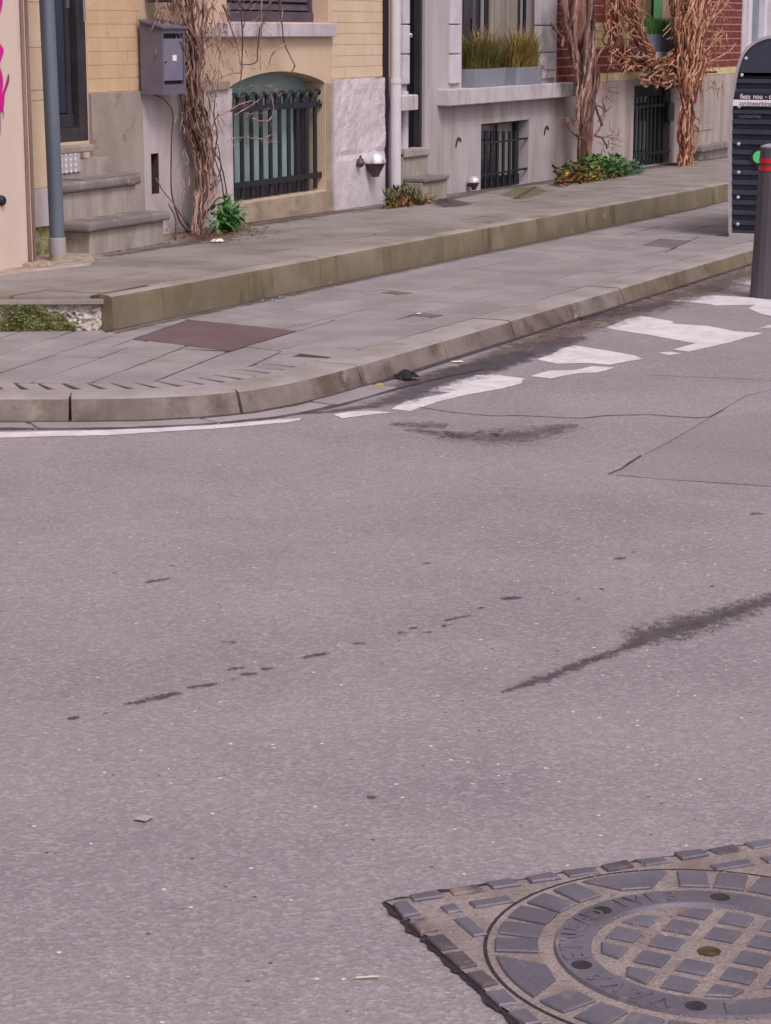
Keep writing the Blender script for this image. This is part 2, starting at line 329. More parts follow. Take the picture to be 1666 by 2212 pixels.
M_brown = mat('brown_steel_plate', (112,90,94), (104,82,86), sc=3, rough=.75, bump=.35, bsc=180, grain=.35, stain=((130,112,108), 9, .62, .75))
M_cov = mat('grey_cover', (118,108,108), (104,94,94), sc=9, rough=.8, bump=.3, bsc=150, grain=.3)
M_bark = mat('vine_bark', (178,144,132), (126,94,86), sc=14, stretch=(1,1,.25), rough=.9, bump=.8, bsc=45, grain=.3, stain=((190,158,142), 22, .56, .68, (1,1,.2)))
M_barkm = mat('vine_bark_mid', (146,112,100), (106,78,70), sc=16, stretch=(1,1,.25), rough=.9, bump=.8, bsc=45, grain=.4)
M_bark3m = mat('wisteria_bark_mid', (160,114,90), (112,74,56), sc=14, stretch=(1,1,.22), rough=.9, bump=.8, bsc=40, grain=.4)
M_barkd = mat('vine_bark_dark', (98,72,66), (74,50,46), sc=14, stretch=(1,1,.25), rough=.9, bump=.8, bsc=45, grain=.3)
M_bark2 = mat('tree_bark', (148,108,96), (112,78,68), sc=10, stretch=(1.5,1.5,.15), rough=.9, bump=.9, bsc=40, grain=.3)
M_bark3 = mat('wisteria_bark', (196,150,122), (142,96,74), sc=12, stretch=(1,1,.22), rough=.88, bump=.8, bsc=40, grain=.3, stain=((214,168,134), 20, .58, .70, (1,1,.2)))
M_bark3d = mat('wisteria_bark_dark', (126,72,52), (92,48,36), sc=12, stretch=(1,1,.22), rough=.9, bump=.8, bsc=40, grain=.3)
def leafm(n, c1, c2, r=.12):
    m = mat(n, c1, c2, sc=18, rough=.6, bump=0, grain=.1); return m
M_lf = leafm('leaf_deep_green', (80,128,66), (56,96,48)); M_lf2 = leafm('leaf_green', (104,136,72), (72,108,50)); M_lf3 = leafm('leaf_bluegreen', (84,110,82), (62,88,62))
M_lfy = leafm('leaf_yellow', (206,172,74), (160,132,60)); M_lfo = leafm('leaf_brown_orange', (158,104,72), (112,66,48)); M_lfm = leafm('leaf_olive', (112,108,66), (82,80,46))
M_gr1 = leafm('grass_olive', (118,112,56), (92,92,40)); M_gr2 = leafm('grass_straw', (182,150,88), (150,122,62)); M_mossp = leafm('cushion_plant', (96,136,78), (70,112,56))
M_lit = mat('leaf_litter', (132,84,66), (96,56,44), sc=40, rough=.95, bump=.5); M_paper = mat('paper', (236,218,208), rough=.8, bump=.2)
M_glassd = mat('dark_window_glass', (58,56,66), (84,78,82), sc=1.6, stretch=(1,1,.4), rough=.12, bump=0, grain=0, spec=.8)
M_glassb = mat('pale_window_glass', (120,130,142), (98,108,122), sc=2, stretch=(1,1,.3), rough=.12, bump=0, grain=0, spec=.8)
M_glrefl = mat('glass_reflection', (150,142,134), (126,118,110), sc=2, stretch=(6,6,.3), rough=.5, bump=0, grain=.05)  # reflection in window glass, painted as a pale streaky colour
M_wfr = mat('white_window_frame', (216,210,218), (208,202,210), sc=5, rough=.5, bump=.03, grain=.05)
M_tile = mat('diamond_tread', (176,164,170), rough=.6, bump=.1); M_tilew = mat('tread_white', (226,218,224), rough=.6, bump=0)
D_paint = decal('road_paint', (222,212,216), (204,194,198), thr=.22, soft=.10, nsc=26, amt=1.1, rough=.7, wear=.55, fine=.5)
D_damp = decal('damp_patch', (88,78,88), (72,64,72), thr=.50, soft=.42, nsc=12, amt=1.9, rough=.5, strength=.7, fine=.7)
D_oil2 = decal('damp_speckle', (100,88,94), (86,76,82), thr=.66, soft=.3, nsc=30, amt=2.6, rough=.7, strength=.65, fine=1.2)
D_oil = decal('dark_stain', (90,78,84), (72,62,68), thr=.58, soft=.26, nsc=34, amt=2.8, rough=.8, strength=.8, fine=1.4)
D_crack = decal('crack', (84,72,76), (68,58,62), thr=.40, soft=.22, nsc=22, amt=1.2, rough=.95, strength=.8, fine=.6)
D_faint = decal('faint_seam', (116,106,110), (104,94,98), thr=.45, soft=.3, nsc=10, amt=1.4, rough=.95, strength=.5, fine=.4)
D_moss = decal('moss_film', (122,118,84), (108,104,70), thr=.62, soft=.45, nsc=9, amt=1.8, rough=.95, strength=.6, fine=.5)
D_dirt = decal('dirt_film', (112,94,84), (92,76,68), thr=.60, soft=.42, nsc=14, amt=2.0, rough=.95, strength=.7, fine=.6)
D_wear = decal('worn_paving', (128,118,104), (118,108,94), thr=.75, soft=.5, nsc=4, amt=1.8, rough=.95, strength=.35, fine=.3)

# ---------------------------------------------------------------- decal meshes (thin worn films lying on a surface)
def film_poly(pts, lvl, lift=.004, ins=.03, sub=3):
    """pts: photo measurements of a patch lying on level lvl"""
    p = [G(u, v, lvl) for u, v in pts]; q = []
    for i in range(len(p)):
        a, b = p[i], p[(i+1) % len(p)]
        for k in range(sub): q.append(a.lerp(b, k / sub))
    poly = [(a.x, a.y) for a in q]
    if area(poly) < 0: poly = poly[::-1]
    inn = inset(poly, ins); k = len(poly); mb = MB()
    mb.v = [(x, y, zg(x, lvl) + lift) for x, y in poly] + [(x, y, zg(x, lvl) + lift) for x, y in inn]
    for i in range(k): j = (i+1) % k; mb.f.append((i, j, k+j, k+i))
    mb.f.append(tuple(k + i for i in range(k))); mb.att = [0.0] * k + [1.0] * k; return mb
def film_line(pts, lvl, lift=.004, sub=6, world=False):
    """pts: (u, v, half width in metres)"""
    p = [((Vector((a[0], a[1], 0)) if world else G(a[0], a[1], lvl)), a[2]) for a in pts]; c = []
    for i in range(len(p) - 1):
        for k in range(sub): t = k / sub; c.append((p[i][0].lerp(p[i+1][0], t), p[i][1] + (p[i+1][1]-p[i][1]) * t))
    c.append(p[-1]); mb = MB(); mb.att = []
    for i, (q, w) in enumerate(c):
        d = (c[min(i+1, len(c)-1)][0] - c[max(i-1, 0)][0]); d.z = 0; d.normalize(); n = Vector((-d.y, d.x, 0))
        for s_, e in ((-1, 0.0), (0, 1.0), (1, 0.0)):
            x, y = q.x + n.x*w*s_, q.y + n.y*w*s_; mb.v.append((x, y, zg(x, lvl) + lift)); mb.att.append(0.0 if i in (0, len(c)-1) else e)
    for i in range(len(c) - 1):
        for s_ in (0, 1): a = i*3 + s_; mb.f.append((a, a+1, a+4, a+3))
    return mb

# ================================================================ THE SETTING
sky_note = None
# ---- road
mb = MB(); mb.quad((-300, -300, zg(-300)), (500, -300, zg(500)), (500, 300, zg(500)), (-300, 300, zg(-300)))
road = tag(obj('road', mb, M_road), kind='structure')
r2 = lambda x, y: (488 + x*.3254, 542.3 + .3254*y)
r1 = lambda x, y: (x*.3254, 542.3 + .3254*y)
r3 = lambda x, y: (1123.6 + x*.3254, 488 + .3254*y)
r5 = lambda x, y: (542.3 + x*.3254, 596.5 + .3254*y)
r7 = lambda x, y: (x*.5, 1193 + y*.5)
r8 = lambda x, y: (833 + x*.5, 922 + y*.5)
mb = film_poly([(1313,1026),(1388,985),(1452,948),(1540,902),(1720,880),(2200,900),(2200,1090),(1666,1051),(1500,1040)], 0, .0012, ins=.02)
mb.att = None; obj('asphalt_patch', mb, M_patch, road)
for pts in ([(-60,935),(100,932),(237,929),(360,922),(482,914),(580,907),(652,903),(650,908),(625,913),(480,926),(360,933),(237,941),(100,944),(-60,949)],
            [r5(*q) for q in [(540,920),(660,900),(800,895),(980,908),(860,915),(740,930),(600,948)]],
            [r5(*q) for q in [(1140,765),(1300,705),(1480,645),(1666,660),(1820,680),(1800,715),(1666,750),(1440,790),(1250,835),(1060,900),(925,885),(1010,835),(1180,800),(1320,775)]],
            [r3(*q) for q in [(100,885),(240,918),(430,912),(600,924),(700,905),(820,885),(770,862),(560,825),(350,792),(270,815),(200,855)]],
            [r3(*q) for q in [(60,1000),(200,1015),(380,982),(520,975),(640,942),(480,932),(350,960),(190,962)]],
            [r3(*q) for q in [(560,680),(850,725),(1120,775),(1165,780),(1010,822),(1120,838),(1400,775),(1620,712),(1430,700),(1250,665),(1020,650),(1020,635),(800,597),(690,625)]],
            [r3(*q) for q in [(910,842),(980,860),(1080,850),(1010,836)]],
            [r3(*q) for q in [(440,668),(500,640),(640,634),(520,672)]],
            [r3(*q) for q in [(985,500),(1080,475),(1300,462),(1530,475),(1900,520),(1900,650),(1600,585),(1510,548),(1560,525),(1300,530),(1250,520),(1130,510)]],
            [r3(*q) for q in [(1560,685),(1666,655),(1900,600),(1900,660),(1700,672)]],
            [r3(*q) for q in [(1390,368),(1470,345),(1560,338),(1600,372),(1530,392),(1450,385)]]):
    obj('road_marking', film_poly(pts, 0, .0022, ins=.022, sub=4), D_paint, road)
for w, pts in ((.012, [r3(-700,1200), r3(-480,1235), r3(-200,1262), r3(0,1262), r3(240,1275), r3(420,1281), r3(560,1262), r3(850,1256), r3(1170,1276), r3(1260,1270), r3(1360,1215)]),
               (.012, [r8(960,205), r8(1020,185), r8(1060,155), r8(1110,125)]),
               (.008, [r3(820,990), r3(1100,1003), r3(1400,1015), r3(1666,1028), r3(1900,1036)])):
    obj('crack', film_line([(q[0], q[1] + U(-.8,.8), w * U(.7, 1.3)) for q in pts], 0, .0030), D_crack, road)
for w, pts in ((.007, [r8(1110,125), r8(1220,70), r8(1340,0), r3(1360,1215), r3(1500,1130), r3(1800,1060)]), (.006, [r8(980,207), r8(1190,228), r8(1400,240), r8(1666,258), r8(1900,280)]),):
    obj('patch_seam', film_line([(q[0], q[1], w) for q in pts], 0, .0030), D_faint, road)
st = [(490,1155,.006),(620,1110,.022),(700,1085,.03),(860,1020,.026),(1060,950,.03),(1160,900,.085),(1300,865,.10),(1450,815,.085),(1666,745,.05),(1900,670,.04)]
obj('dark_stain', film_line([(*r8(a, b), w * 1.35) for a, b, w in st], 0, .0034, sub=8), D_oil, road)
for f, L in ((r7, [(285,724,345,716,.012),(445,702,470,699,.004),(525,660,640,648,.014),(590,652,790,606,.022),(800,590,945,570,.014),(980,512,1060,500,.013),(1040,532,1115,527,.014),(1125,508,1185,505,.013),(1000,552,1025,548,.005),
                   (1305,457,1435,437,.016),(1520,399,1585,396,.009),(960,387,1022,394,.014),(625,136,740,114,.016),(480,94,505,93,.006),(1590,1065,1630,1063,.012),(730,62,760,60,.006)]),
             (r8, [(52,897,95,893,.016),(98,876,138,869,.012),(158,892,200,889,.010),(243,865,292,858,.016),(250,842,375,816,.012),(400,786,437,784,.009),(490,747,597,738,.020),(990,572,1042,570,.018),(1060,545,1088,543,.008),(1575,382,1635,376,.02),(160,593,205,591,.01),(928,705,948,704,.01),(825,748,852,745,.008),(1405,692,1422,692,.012)])):
    for a, b, c, d, w in L:
        obj('dark_stain', film_line([(*f(a,b), w*.8), (*f((a+c)/2,(b+d)/2-2), w*1.5), (*f(c,d), w*.8)], 0, .0030, sub=5), D_oil, road)
for L_ in ([(1080,1150,.05),(1200,1155,.12),(1330,1160,.16),(1480,1165,.10)], [(1440,1200,.05),(1600,1230,.22),(1800,1240,.30),(2000,1220,.26),(2200,1175,.16),(2320,1150,.05)], [(1180,1185,.03),(1350,1200,.10),(1600,1245,.14)]):
    obj('damp_patch', film_line([(*r2(a_, b_), w) for a_, b_, w in L_], 0, .0030, sub=8), D_oil2, road)
for L_ in ([(330,640,.10),(450,600,.34),(620,575,.42),(760,550,.40),(900,530,.22),(1000,505,.08)], [(-420,1020,.12),(-300,985,.18),(-100,915,.24),(60,860,.30),(200,800,.34),(330,755,.26),(430,735,.10)]):
    obj('damp_patch', film_line([(*r3(a_, b_), w*.55) for a_, b_, w in L_], 0, .0046, sub=8), D_damp, road)
obj('damp_patch', film_line([(*r2(a_, b_), w) for a_, b_, w in [(300,1095,.02),(700,1068,.05),(960,1030,.10),(1150,985,.16),(1350,900,.20),(1600,800,.22),(1850,720,.2),(2000,670,.1)]], 0, .0046, sub=8), D_damp, road)
# dirt lying along the kerb foot
obj('gutter_dirt', film_line([(9.0,5.30,.06),(9.5,4.86,.06),(10.3,4.74,.10),(11.5,4.66,.16),(12.6,4.68,.24),(13.6,4.70,.30),(14.6,4.66,.34),(16,4.66,.38),(18,4.6,.42),(22,4.6,.4)], 0, .0040, sub=8, world=True), D_dirt, road)

# ---- lower pavement : a dark bed with single slabs on it
outer = [(8.20, 7.3), (8.42, 6.62), (8.60, 5.98), (8.76, 5.66), (8.93, 5.38), (9.13, 5.17), (9.36, 5.03), (9.65, 4.955), (10.0, 4.92), (10.45, 4.905)]
def offs(path, d):                           # offset to the pavement side
    out = []
    for i, p in enumerate(path):
        a = Vector(path[max(i-1,0)]); b = Vector(path[min(i+1,len(path)-1)]); t = (b-a).normalized(); n = Vector((-t.y, t.x)); out.append((p[0]+n.x*d, p[1]+n.y*d))
    return out
KW = .25
kin = offs(outer, KW); rin = offs(outer, KW + .23)
bed = [*outer[2:], (60, 4.90), (60, 7.0), (11.2, 7.0), (11.2, 9.2), (6, 9.2), (7.2, 7.3)]
mb = MB(); mb.prism([(x + .03, y + .05) for x, y in bed], lambda x, y: zg(x) - .05, lambda x, y: zg(x, LOW) - .007)
lower = tag(obj('lower_pavement', mb, M_joint), kind='structure')
def slab(parent, poly, lvl, mt, name='paving_slab', gap=.009, th=.04, ch=.0035, jit=.0022):
    if abs(area(poly)) < .002: return
    if area(poly) < 0: poly = poly[::-1]
    if gap: poly = inset(poly, gap)
    if abs(area(poly)) < .002 or area(poly) < 0: return
    dz = U(-jit, jit); tx = U(-.003, .003); ty = U(-.003, .003); cx = sum(p[0] for p in poly)/len(poly); cy = sum(p[1] for p in poly)/len(poly)
    top = lambda x, y: zg(x, lvl) + dz + tx*(x-cx) + ty*(y-cy)
    obj(name, MB().prism(poly, lambda x, y: top(x,y) - th, top, ch), mt, parent)
# holes left in the paving for the covers
plate = [G(*q, LOW) for q in ((285,732),(406,690),(643,714),(498,758))]
cov1 = [G(*r5(*q), LOW) for q in ((860,108),(930,95),(1075,110),(980,122))]
cov2 = [G(*r5(*q), LOW) for q in ((1048,258),(1108,238),(1278,257),(1200,273))]
cov3 = [G(*q, LOW) for q in ((1385,530),(1428,515),(1492,519),(1455,536))]
holes = [[(p.x, p.y) for p in c] for c in (plate, cov1, cov2, cov3)]
def minus_convex(poly, hole):                # pieces of poly outside a convex hole
    if area(hole) < 0: hole = hole[::-1]
    out = []; cur = poly
    for i in range(4):
        a, b = hole[i], hole[(i+1) % 4]
        if len(cur) < 3: break
        o_ = clip(cur, b, a)
        if len(o_) > 2 and abs(area(o_)) > .002: out.append(o_)
        cur = clip(cur, a, b)
    return out
def lay(parent, poly, lvl, mt, **k):
    ps = [poly]
    for h in holes:
        nx = []
        for q in ps:
            xs = [p[0] for p in q]; ys = [p[1] for p in q]; hx = [p[0] for p in h]; hy = [p[1] for p in h]
            if max(xs) < min(hx) or min(xs) > max(hx) or max(ys) < min(hy) or min(ys) > max(hy): nx.append(q); continue
            c = clipc(q, h)
            if not c: nx.append(q)
            else: nx += minus_convex(q, h)
        ps = nx
    for q in ps: slab(parent, q, lvl, mt, **k)
# straight bay: rows of 0.4 m slabs parallel to the kerb
rows = [5.16, 5.555, 5.985, 6.40, 6.85]
split_a, split_b = (10.62, 5.10), (11.14, 7.2)          # the bay of turned tiles lies to the left of this line
cuts = {0: 11.0, 1: 12.2, 2: 12.53, 3: 12.62}
for i in range(4):
    L = .62; x = cuts[i] - L * 12
    while x < 24.5:
        q = [(x, rows[i]), (x+L, rows[i]), (x+L, rows[i+1]), (x, rows[i+1])]
        q = clip(q, split_b, split_a)
        if len(q) > 2: lay(lower, q, LOW, M_slab)
        x += L
mb = MB(); mb.box(24.52, 60, 5.17, 6.84, -.9, -.18)
mb2 = MB().prism([(24.8,5.17),(60,5.17),(60,6.84),(24.8,6.84)], lambda x,y: zg(x), lambda x,y: zg(x, LOW)); obj('far_paving', mb2, M_slab, lower)
# turned bay near the corner: 0.3 m tiles
th = math.radians(10.5); e1 = (math.cos(th), math.sin(th)); e2 = (-math.sin(th), math.cos(th))
reg = [q for q in rin[1:]] + [(10.62, 5.385), (11.14, 7.25), (10.9, 9.3), (6.5, 9.3)]
o0 = (9.45, 5.88)
for j in range(-4, 10):
    sh = .22 if j % 2 else 0
    for i in range(-6, 5):
        L, Hh = .44, .293
        def pt(a, b): return (o0[0] + e1[0]*a + e2[0]*b, o0[1] + e1[1]*a + e2[1]*b)
        q = [pt(i*L+sh, j*Hh), pt((i+1)*L+sh, j*Hh), pt((i+1)*L+sh, (j+1)*Hh), pt(i*L+sh, (j+1)*Hh)]
        q = clip(q, split_a, split_b)
        if len(q) < 3: continue
        for a, b in zip(rin[:-1], rin[1:]):
            if len(q) > 2: q = clip(q, a, b)
        q = [p for p in q]
        if len(q) > 2 and max(p[1] for p in q) < 9.3: lay(lower, q, LOW, M_slab)
# the soldier course behind the curved kerb: wedge gaps open towards the kerb
def along(path, d):
    for i in range(len(path)-1):
        a, b = Vector(path[i]), Vector(path[i+1]); l = (b-a).length
        if d <= l: return a.lerp(b, d/l)
        d -= l
    a, b = Vector(path[-2]), Vector(path[-1]); return b + (b-a).normalized() * d
def plen(path): return sum((Vector(path[i+1])-Vector(path[i])).length for i in range(len(path)-1))
n = 26; Lo, Li = plen(kin[:]), plen(rin[:])
for i in range(n):
    f0, f1 = i / n, (i+1) / n; g = .26
    a = along(kin, Lo * (f0 + g/n*.5)); b = along(kin, Lo * (f1 - g/n*.5)); c = along(rin, Li * f1 - .002); d = along(rin, Li * f0 + .002)
    slab(lower, [(a.x,a.y),(b.x,b.y),(c.x,c.y),(d.x,d.y)], LOW, M_slab, name='paving_block', gap=.0055)
for i in range(5):                          # the course runs out along the straight kerb
    x = 10.45 + i * .12
    if i < 1: slab(lower, [(x, 5.16), (x+.115, 5.16), (x+.09, 5.385), (x-.02, 5.385)], LOW, M_slab, name='paving_block', gap=.0055)

# ---- kerb of the lower pavement
kerb = tag(bpy.data.objects.new('kerb', None), kind='structure'); S.collection.objects.link(kerb); ORG['kerb'] = Vector((0,0,0))
def kerb_stone(path, parent, mt, top, foot, w, batter, drop, name='kerb_stone', face=None):
    prof = [(-batter, drop), (-.012, top - .03), (-.004, top - .010), (.012, top - .001), (w*.5, top + .001), (w - .004, top), (w, top - .01), (w, top - .10), (w, drop)]
    mb = MB(); k = len(prof)
    off = [offs(path, d) for d, _ in prof]
    for i in range(len(path)):
        for j, (d, h) in enumerate(prof): x, y = off[j][i]; mb.v.append((x, y, zg(x) + h))
    for i in range(len(path) - 1):
        for j in range(k - 1): a = i*k + j; mb.f.append((a, a+k, a+k+1, a+1))
    mb.f.append(tuple(range(k))); mb.f.append(tuple((len(path)-1)*k + j for j in range(k))[::-1])
    o = obj(name, mb, mt, parent, smooth=True)
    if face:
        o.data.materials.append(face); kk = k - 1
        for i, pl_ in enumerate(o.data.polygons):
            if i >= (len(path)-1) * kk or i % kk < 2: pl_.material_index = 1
    return o
def sub_path(path, d0, d1, n): return [tuple(along(path, d0 + (d1-d0)*i/n)) for i in range(n+1)]
full = outer + [(11.0, 4.90)]
for i in range(60): full.append((11.0 + i, 4.90))
def dist_at(x, y):
    best = 0; bd = 9e9; L = plen(full); d = 0
    while d < min(L, 25):
        p = along(full, d); q = (p.x-x)**2 + (p.y-y)**2
        if q < bd: bd, best = q, d
        d += .01
    return best
js = [0] + [dist_at(*q) for q in ((8.755,5.67),(9.32,5.05),(10.40,4.905),(11.57,4.9),(12.66,4.9),(13.76,4.9),(14.86,4.9),(15.97,4.9),(17.1,4.9),(18.2,4.9),(19.3,4.9),(20.4,4.9))]
for i in range(len(js) - 1):
    g = .013 if i in (0, 1, 2) else .010
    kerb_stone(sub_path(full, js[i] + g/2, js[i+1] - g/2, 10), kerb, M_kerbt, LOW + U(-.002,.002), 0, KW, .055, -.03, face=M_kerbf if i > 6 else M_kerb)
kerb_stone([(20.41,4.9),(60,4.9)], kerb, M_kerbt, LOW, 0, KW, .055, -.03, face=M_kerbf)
# flat gutter slabs at the kerb's foot
gut = offs(outer, -.06); gout = offs(outer, -.235)
gj = [0, .9, 1.62, 2.5, 3.3, 3.99]
L1, L2 = plen(gut), plen(gout); tot = 3.99
for i in range(len(gj)-1):
    k = 6; f0, f1 = gj[i]/tot + .002, gj[i+1]/tot - .002
    a = [along(gut, L1*(f0+(f1-f0)*j/k)) for j in range(k+1)]; b = [along(gout, L2*(f0+(f1-f0)*j/k)) for j in range(k+1)]
    slab(road, [(p.x,p.y) for p in b] + [(p.x,p.y) for p in a[::-1]], .010, M_gut, name='gutter_slab', gap=.002, th=.05)
a = [along(gout, L2*j/40) for j in range(41)]
obj('gutter_joint', film_line([(p.x, p.y, .022 + .012*math.sin(i)) for i, p in enumerate(a)] + [(10.9,4.62,.03),(11.4,4.5,.02)], 0, .0095, sub=2, world=True), D_crack, road)

# ---- upper pavement and its retaining edge
EC = (11.085, 6.93)                          # corner where the raised pavement ends
EL = G(-140, 640, UPP); EL = (EL.x, EL.y)
bedu = [EC, (60, 6.93), (60, 9.2), (9.0, 9.2), EL]
mb = MB().prism([(EC[0]+.04, EC[1]+.04), (60, 6.94), (60, 9.4), (8, 9.6), (EL[0]+.02, EL[1]+.04)], lambda x,y: zg(x), lambda x,y: zg(x, UPP) - .007)
upper = tag(obj('upper_pavement', mb, M_joint), kind='structure')
xj = [11.10, 11.71, 12.85, 13.95, 15.05, 16.2, 17.3, 18.4, 19.5, 20.6, 21.7, 22.8, 23.9, 25.0, 26.1]
edge = tag(bpy.data.objects.new('retaining_kerb', None), kind='structure'); S.collection.objects.link(edge); ORG['retaining_kerb'] = Vector((0,0,0))
for i in range(len(xj)-1):
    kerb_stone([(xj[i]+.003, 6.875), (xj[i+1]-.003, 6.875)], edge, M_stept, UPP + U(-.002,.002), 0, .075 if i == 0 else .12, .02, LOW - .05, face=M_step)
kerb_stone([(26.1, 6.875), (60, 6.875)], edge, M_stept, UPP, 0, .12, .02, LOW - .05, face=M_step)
holes = []
rowsu = [7.0, 7.40, 7.80, 8.20, 8.60, 8.93]
for i in range(5):
    L = .8 if i == 0 else .6; x = 8.0 + (L/2 if i % 2 else 0)
    while x < 25:
        q = [(x, rowsu[i]), (x+L, rowsu[i]), (x+L, rowsu[i+1]), (x, rowsu[i+1])]
        q = clip(q, EL, EC)
        if len(q) > 2: lay(upper, q, UPP, M_slabu, jit=.003, gap=.012)
        x += L
obj('far_paving', MB().prism([(25,7.0),(60,7.0),(60,8.95),(25,8.95)], lambda x,y: zg(x), lambda x,y: zg(x, UPP)), M_slabu, upper)
# broken mossy end of the raised pavement
mb = MB(); nx, nzv = 60, 12
for j in range(nzv + 1):
    for i in range(nx + 1):
        f = i / nx; x = EL[0] + (EC[0]-EL[0])*f; y = EL[1] + (EC[1]-EL[1])*f; h = LOW - .02 + (UPP - .05 - LOW + .02) * j / nzv
        d = Vector((EC[0]-EL[0], EC[1]-EL[1])).normalized(); nn = Vector((d.y, -d.x))
        b = .030 * noise.fractal(Vector((f*28, j*1.3, 2)), .6, 2, 4) - .02 + .02 * (1 - j/nzv)
        mb.v.append((x + nn.x*b, y + nn.y*b, zg(x, h)))
for j in range(nzv):
    for i in range(nx): a = j*(nx+1)+i; mb.f.append((a, a+1, a+nx+2, a+nx+1))
obj('rubble_face', mb, M_rubble, upper)
mb = MB(); mb.prism([(EC[0]-.02, EC[1]-.03), (EC[0]+.04, EC[1]), (EL[0]+.04, EL[1]+.03), (EL[0]-.01, EL[1]-.01)], lambda x,y: zg(x, UPP)-.05, lambda x,y: zg(x, UPP)-.024); obj('slab_edge', mb, M_stept, upper)
# cushions of moss on that face
moss = MB()
dE = Vector((EC[0]-EL[0], EC[1]-EL[1])); dE.normalize(); nE = Vector((dE.y, -dE.x))
for _ in range(2600):
    u = R()**.8 * 165; vv = 640 + R() * 78
    lim = 662 if u > 95 else 640
    if u > 95: lim = 668 + (u-95)*.12
    if vv < lim - 6 + 12*noise.noise(Vector((u*.06, vv*.05, 0))): continue
    if u > 140 and vv < 680 + (u-140)*.8: continue
    g = G(u, 712, LOW); t = (vv - 640) / 75; x, y = g.x, g.y
    f = ((x-EL[0])*dE.x + (y-EL[1])*dE.y); x = EL[0]+dE.x*f; y = EL[1]+dE.y*f; h = UPP - .05 - (UPP-.05-LOW)*t
    r = U(.005, .014); c = Vector((x + nE.x*(.012 + .02*R()), y + nE.y*(.012 + .02*R()), zg(x, h)))
    for _k in range(3):
        a = Vector((U(-1,1),U(-1,1),U(-.6,1))).normalized(); b = a.orthogonal().normalized()
        moss.quad(c, c + a*r, c + (a+b).normalized()*r*1.1)
obj('moss_cushion', moss, M_moss, upper, kind='stuff')

# ---- hard covers lying in the pavements
def cover(pts, name, mt, label, lvl=LOW, raise_=.0, frame=None):
    poly = [(p.x, p.y) for p in pts]
    if area(poly) < 0: poly = poly[::-1]
    c = Vector((sum(p[0] for p in poly)/4, sum(p[1] for p in poly)/4, 0)); c.z = zg(c.x, lvl)
    t = thing(name, c, label, 'cover')
    obj('frame', MB().prism(inset(poly, .003), lambda x,y: zg(x,lvl)-.04, lambda x,y: zg(x,lvl)-.004, .002), frame or M_gap, t)
    obj('lid', MB().prism(inset(poly, .014), lambda x,y: zg(x,lvl)-.03, lambda x,y: zg(x,lvl)+raise_, .003), mt, t); return t
cover(plate, 'access_cover', M_brown, 'large rust-brown steel plate set in the lower pavement beside the step corner')
cover(cov1, 'access_cover', M_cov, 'small grey utility cover in the lower pavement, nearer the raised step')
cover(cov2, 'access_cover', M_cov, 'small grey utility cover with a pale scrap on it, nearer the road kerb')
cover(cov3, 'access_cover', M_cov, 'square grey-brown cover in the pavement near the bicycle box')
q = [G(*p, UPP) for p in ((935,440),(948,428),(1018,438),(985,446))]
obj('damp_patch', film_poly([(930,440),(945,426),(985,430),(1028,440),(1000,446),(950,448)], UPP, .006, ins=.08), D_damp, upper)
obj('moss_patch', film_poly([(1070,420),(1100,405),(1170,402),(1195,412),(1160,428),(1110,432)], UPP, .006, ins=.12), D_moss, upper)

obj('foot_dirt', film_line([(13.2,8.25,.1),(14.6,8.3,.14),(16,8.72,.16),(18,8.74,.16),(20,8.6,.2),(22,8.78,.15),(26,8.78,.2),(32,8.78,.2)], UPP, .006, sub=10, world=True), D_dirt, upper)
obj('edge_grime', film_line([(11.1,6.845,.02)] + [(11 + i*.7, 6.848 + U(-.006,.006), .018 + .014*R()) for i in range(26)], LOW, .003, sub=8, world=True), D_crack, lower)
obj('edge_grime', film_line([(14.0 + i*.8, FA - .035 + U(-.008,.008), .022 + .02*R()) for i in range(24)], UPP, .003, sub=8, world=True), D_crack, upper)
gr_ = offs(outer, -.058); obj('edge_grime', film_line([(p_[0], p_[1], .016 + .012*R()) for p_ in gr_] + [(10.9 + i*.8, 4.842, .02 + .02*R()) for i in range(12)], 0, .0125, sub=5, world=True), D_crack, road)
obj('foot_moss', film_line([(10.95,6.78,.06),(12,6.79,.07),(14,6.8,.07),(18,6.8,.07),(24,6.8,.08)], LOW, .006, sub=12, world=True), D_dirt, lower)

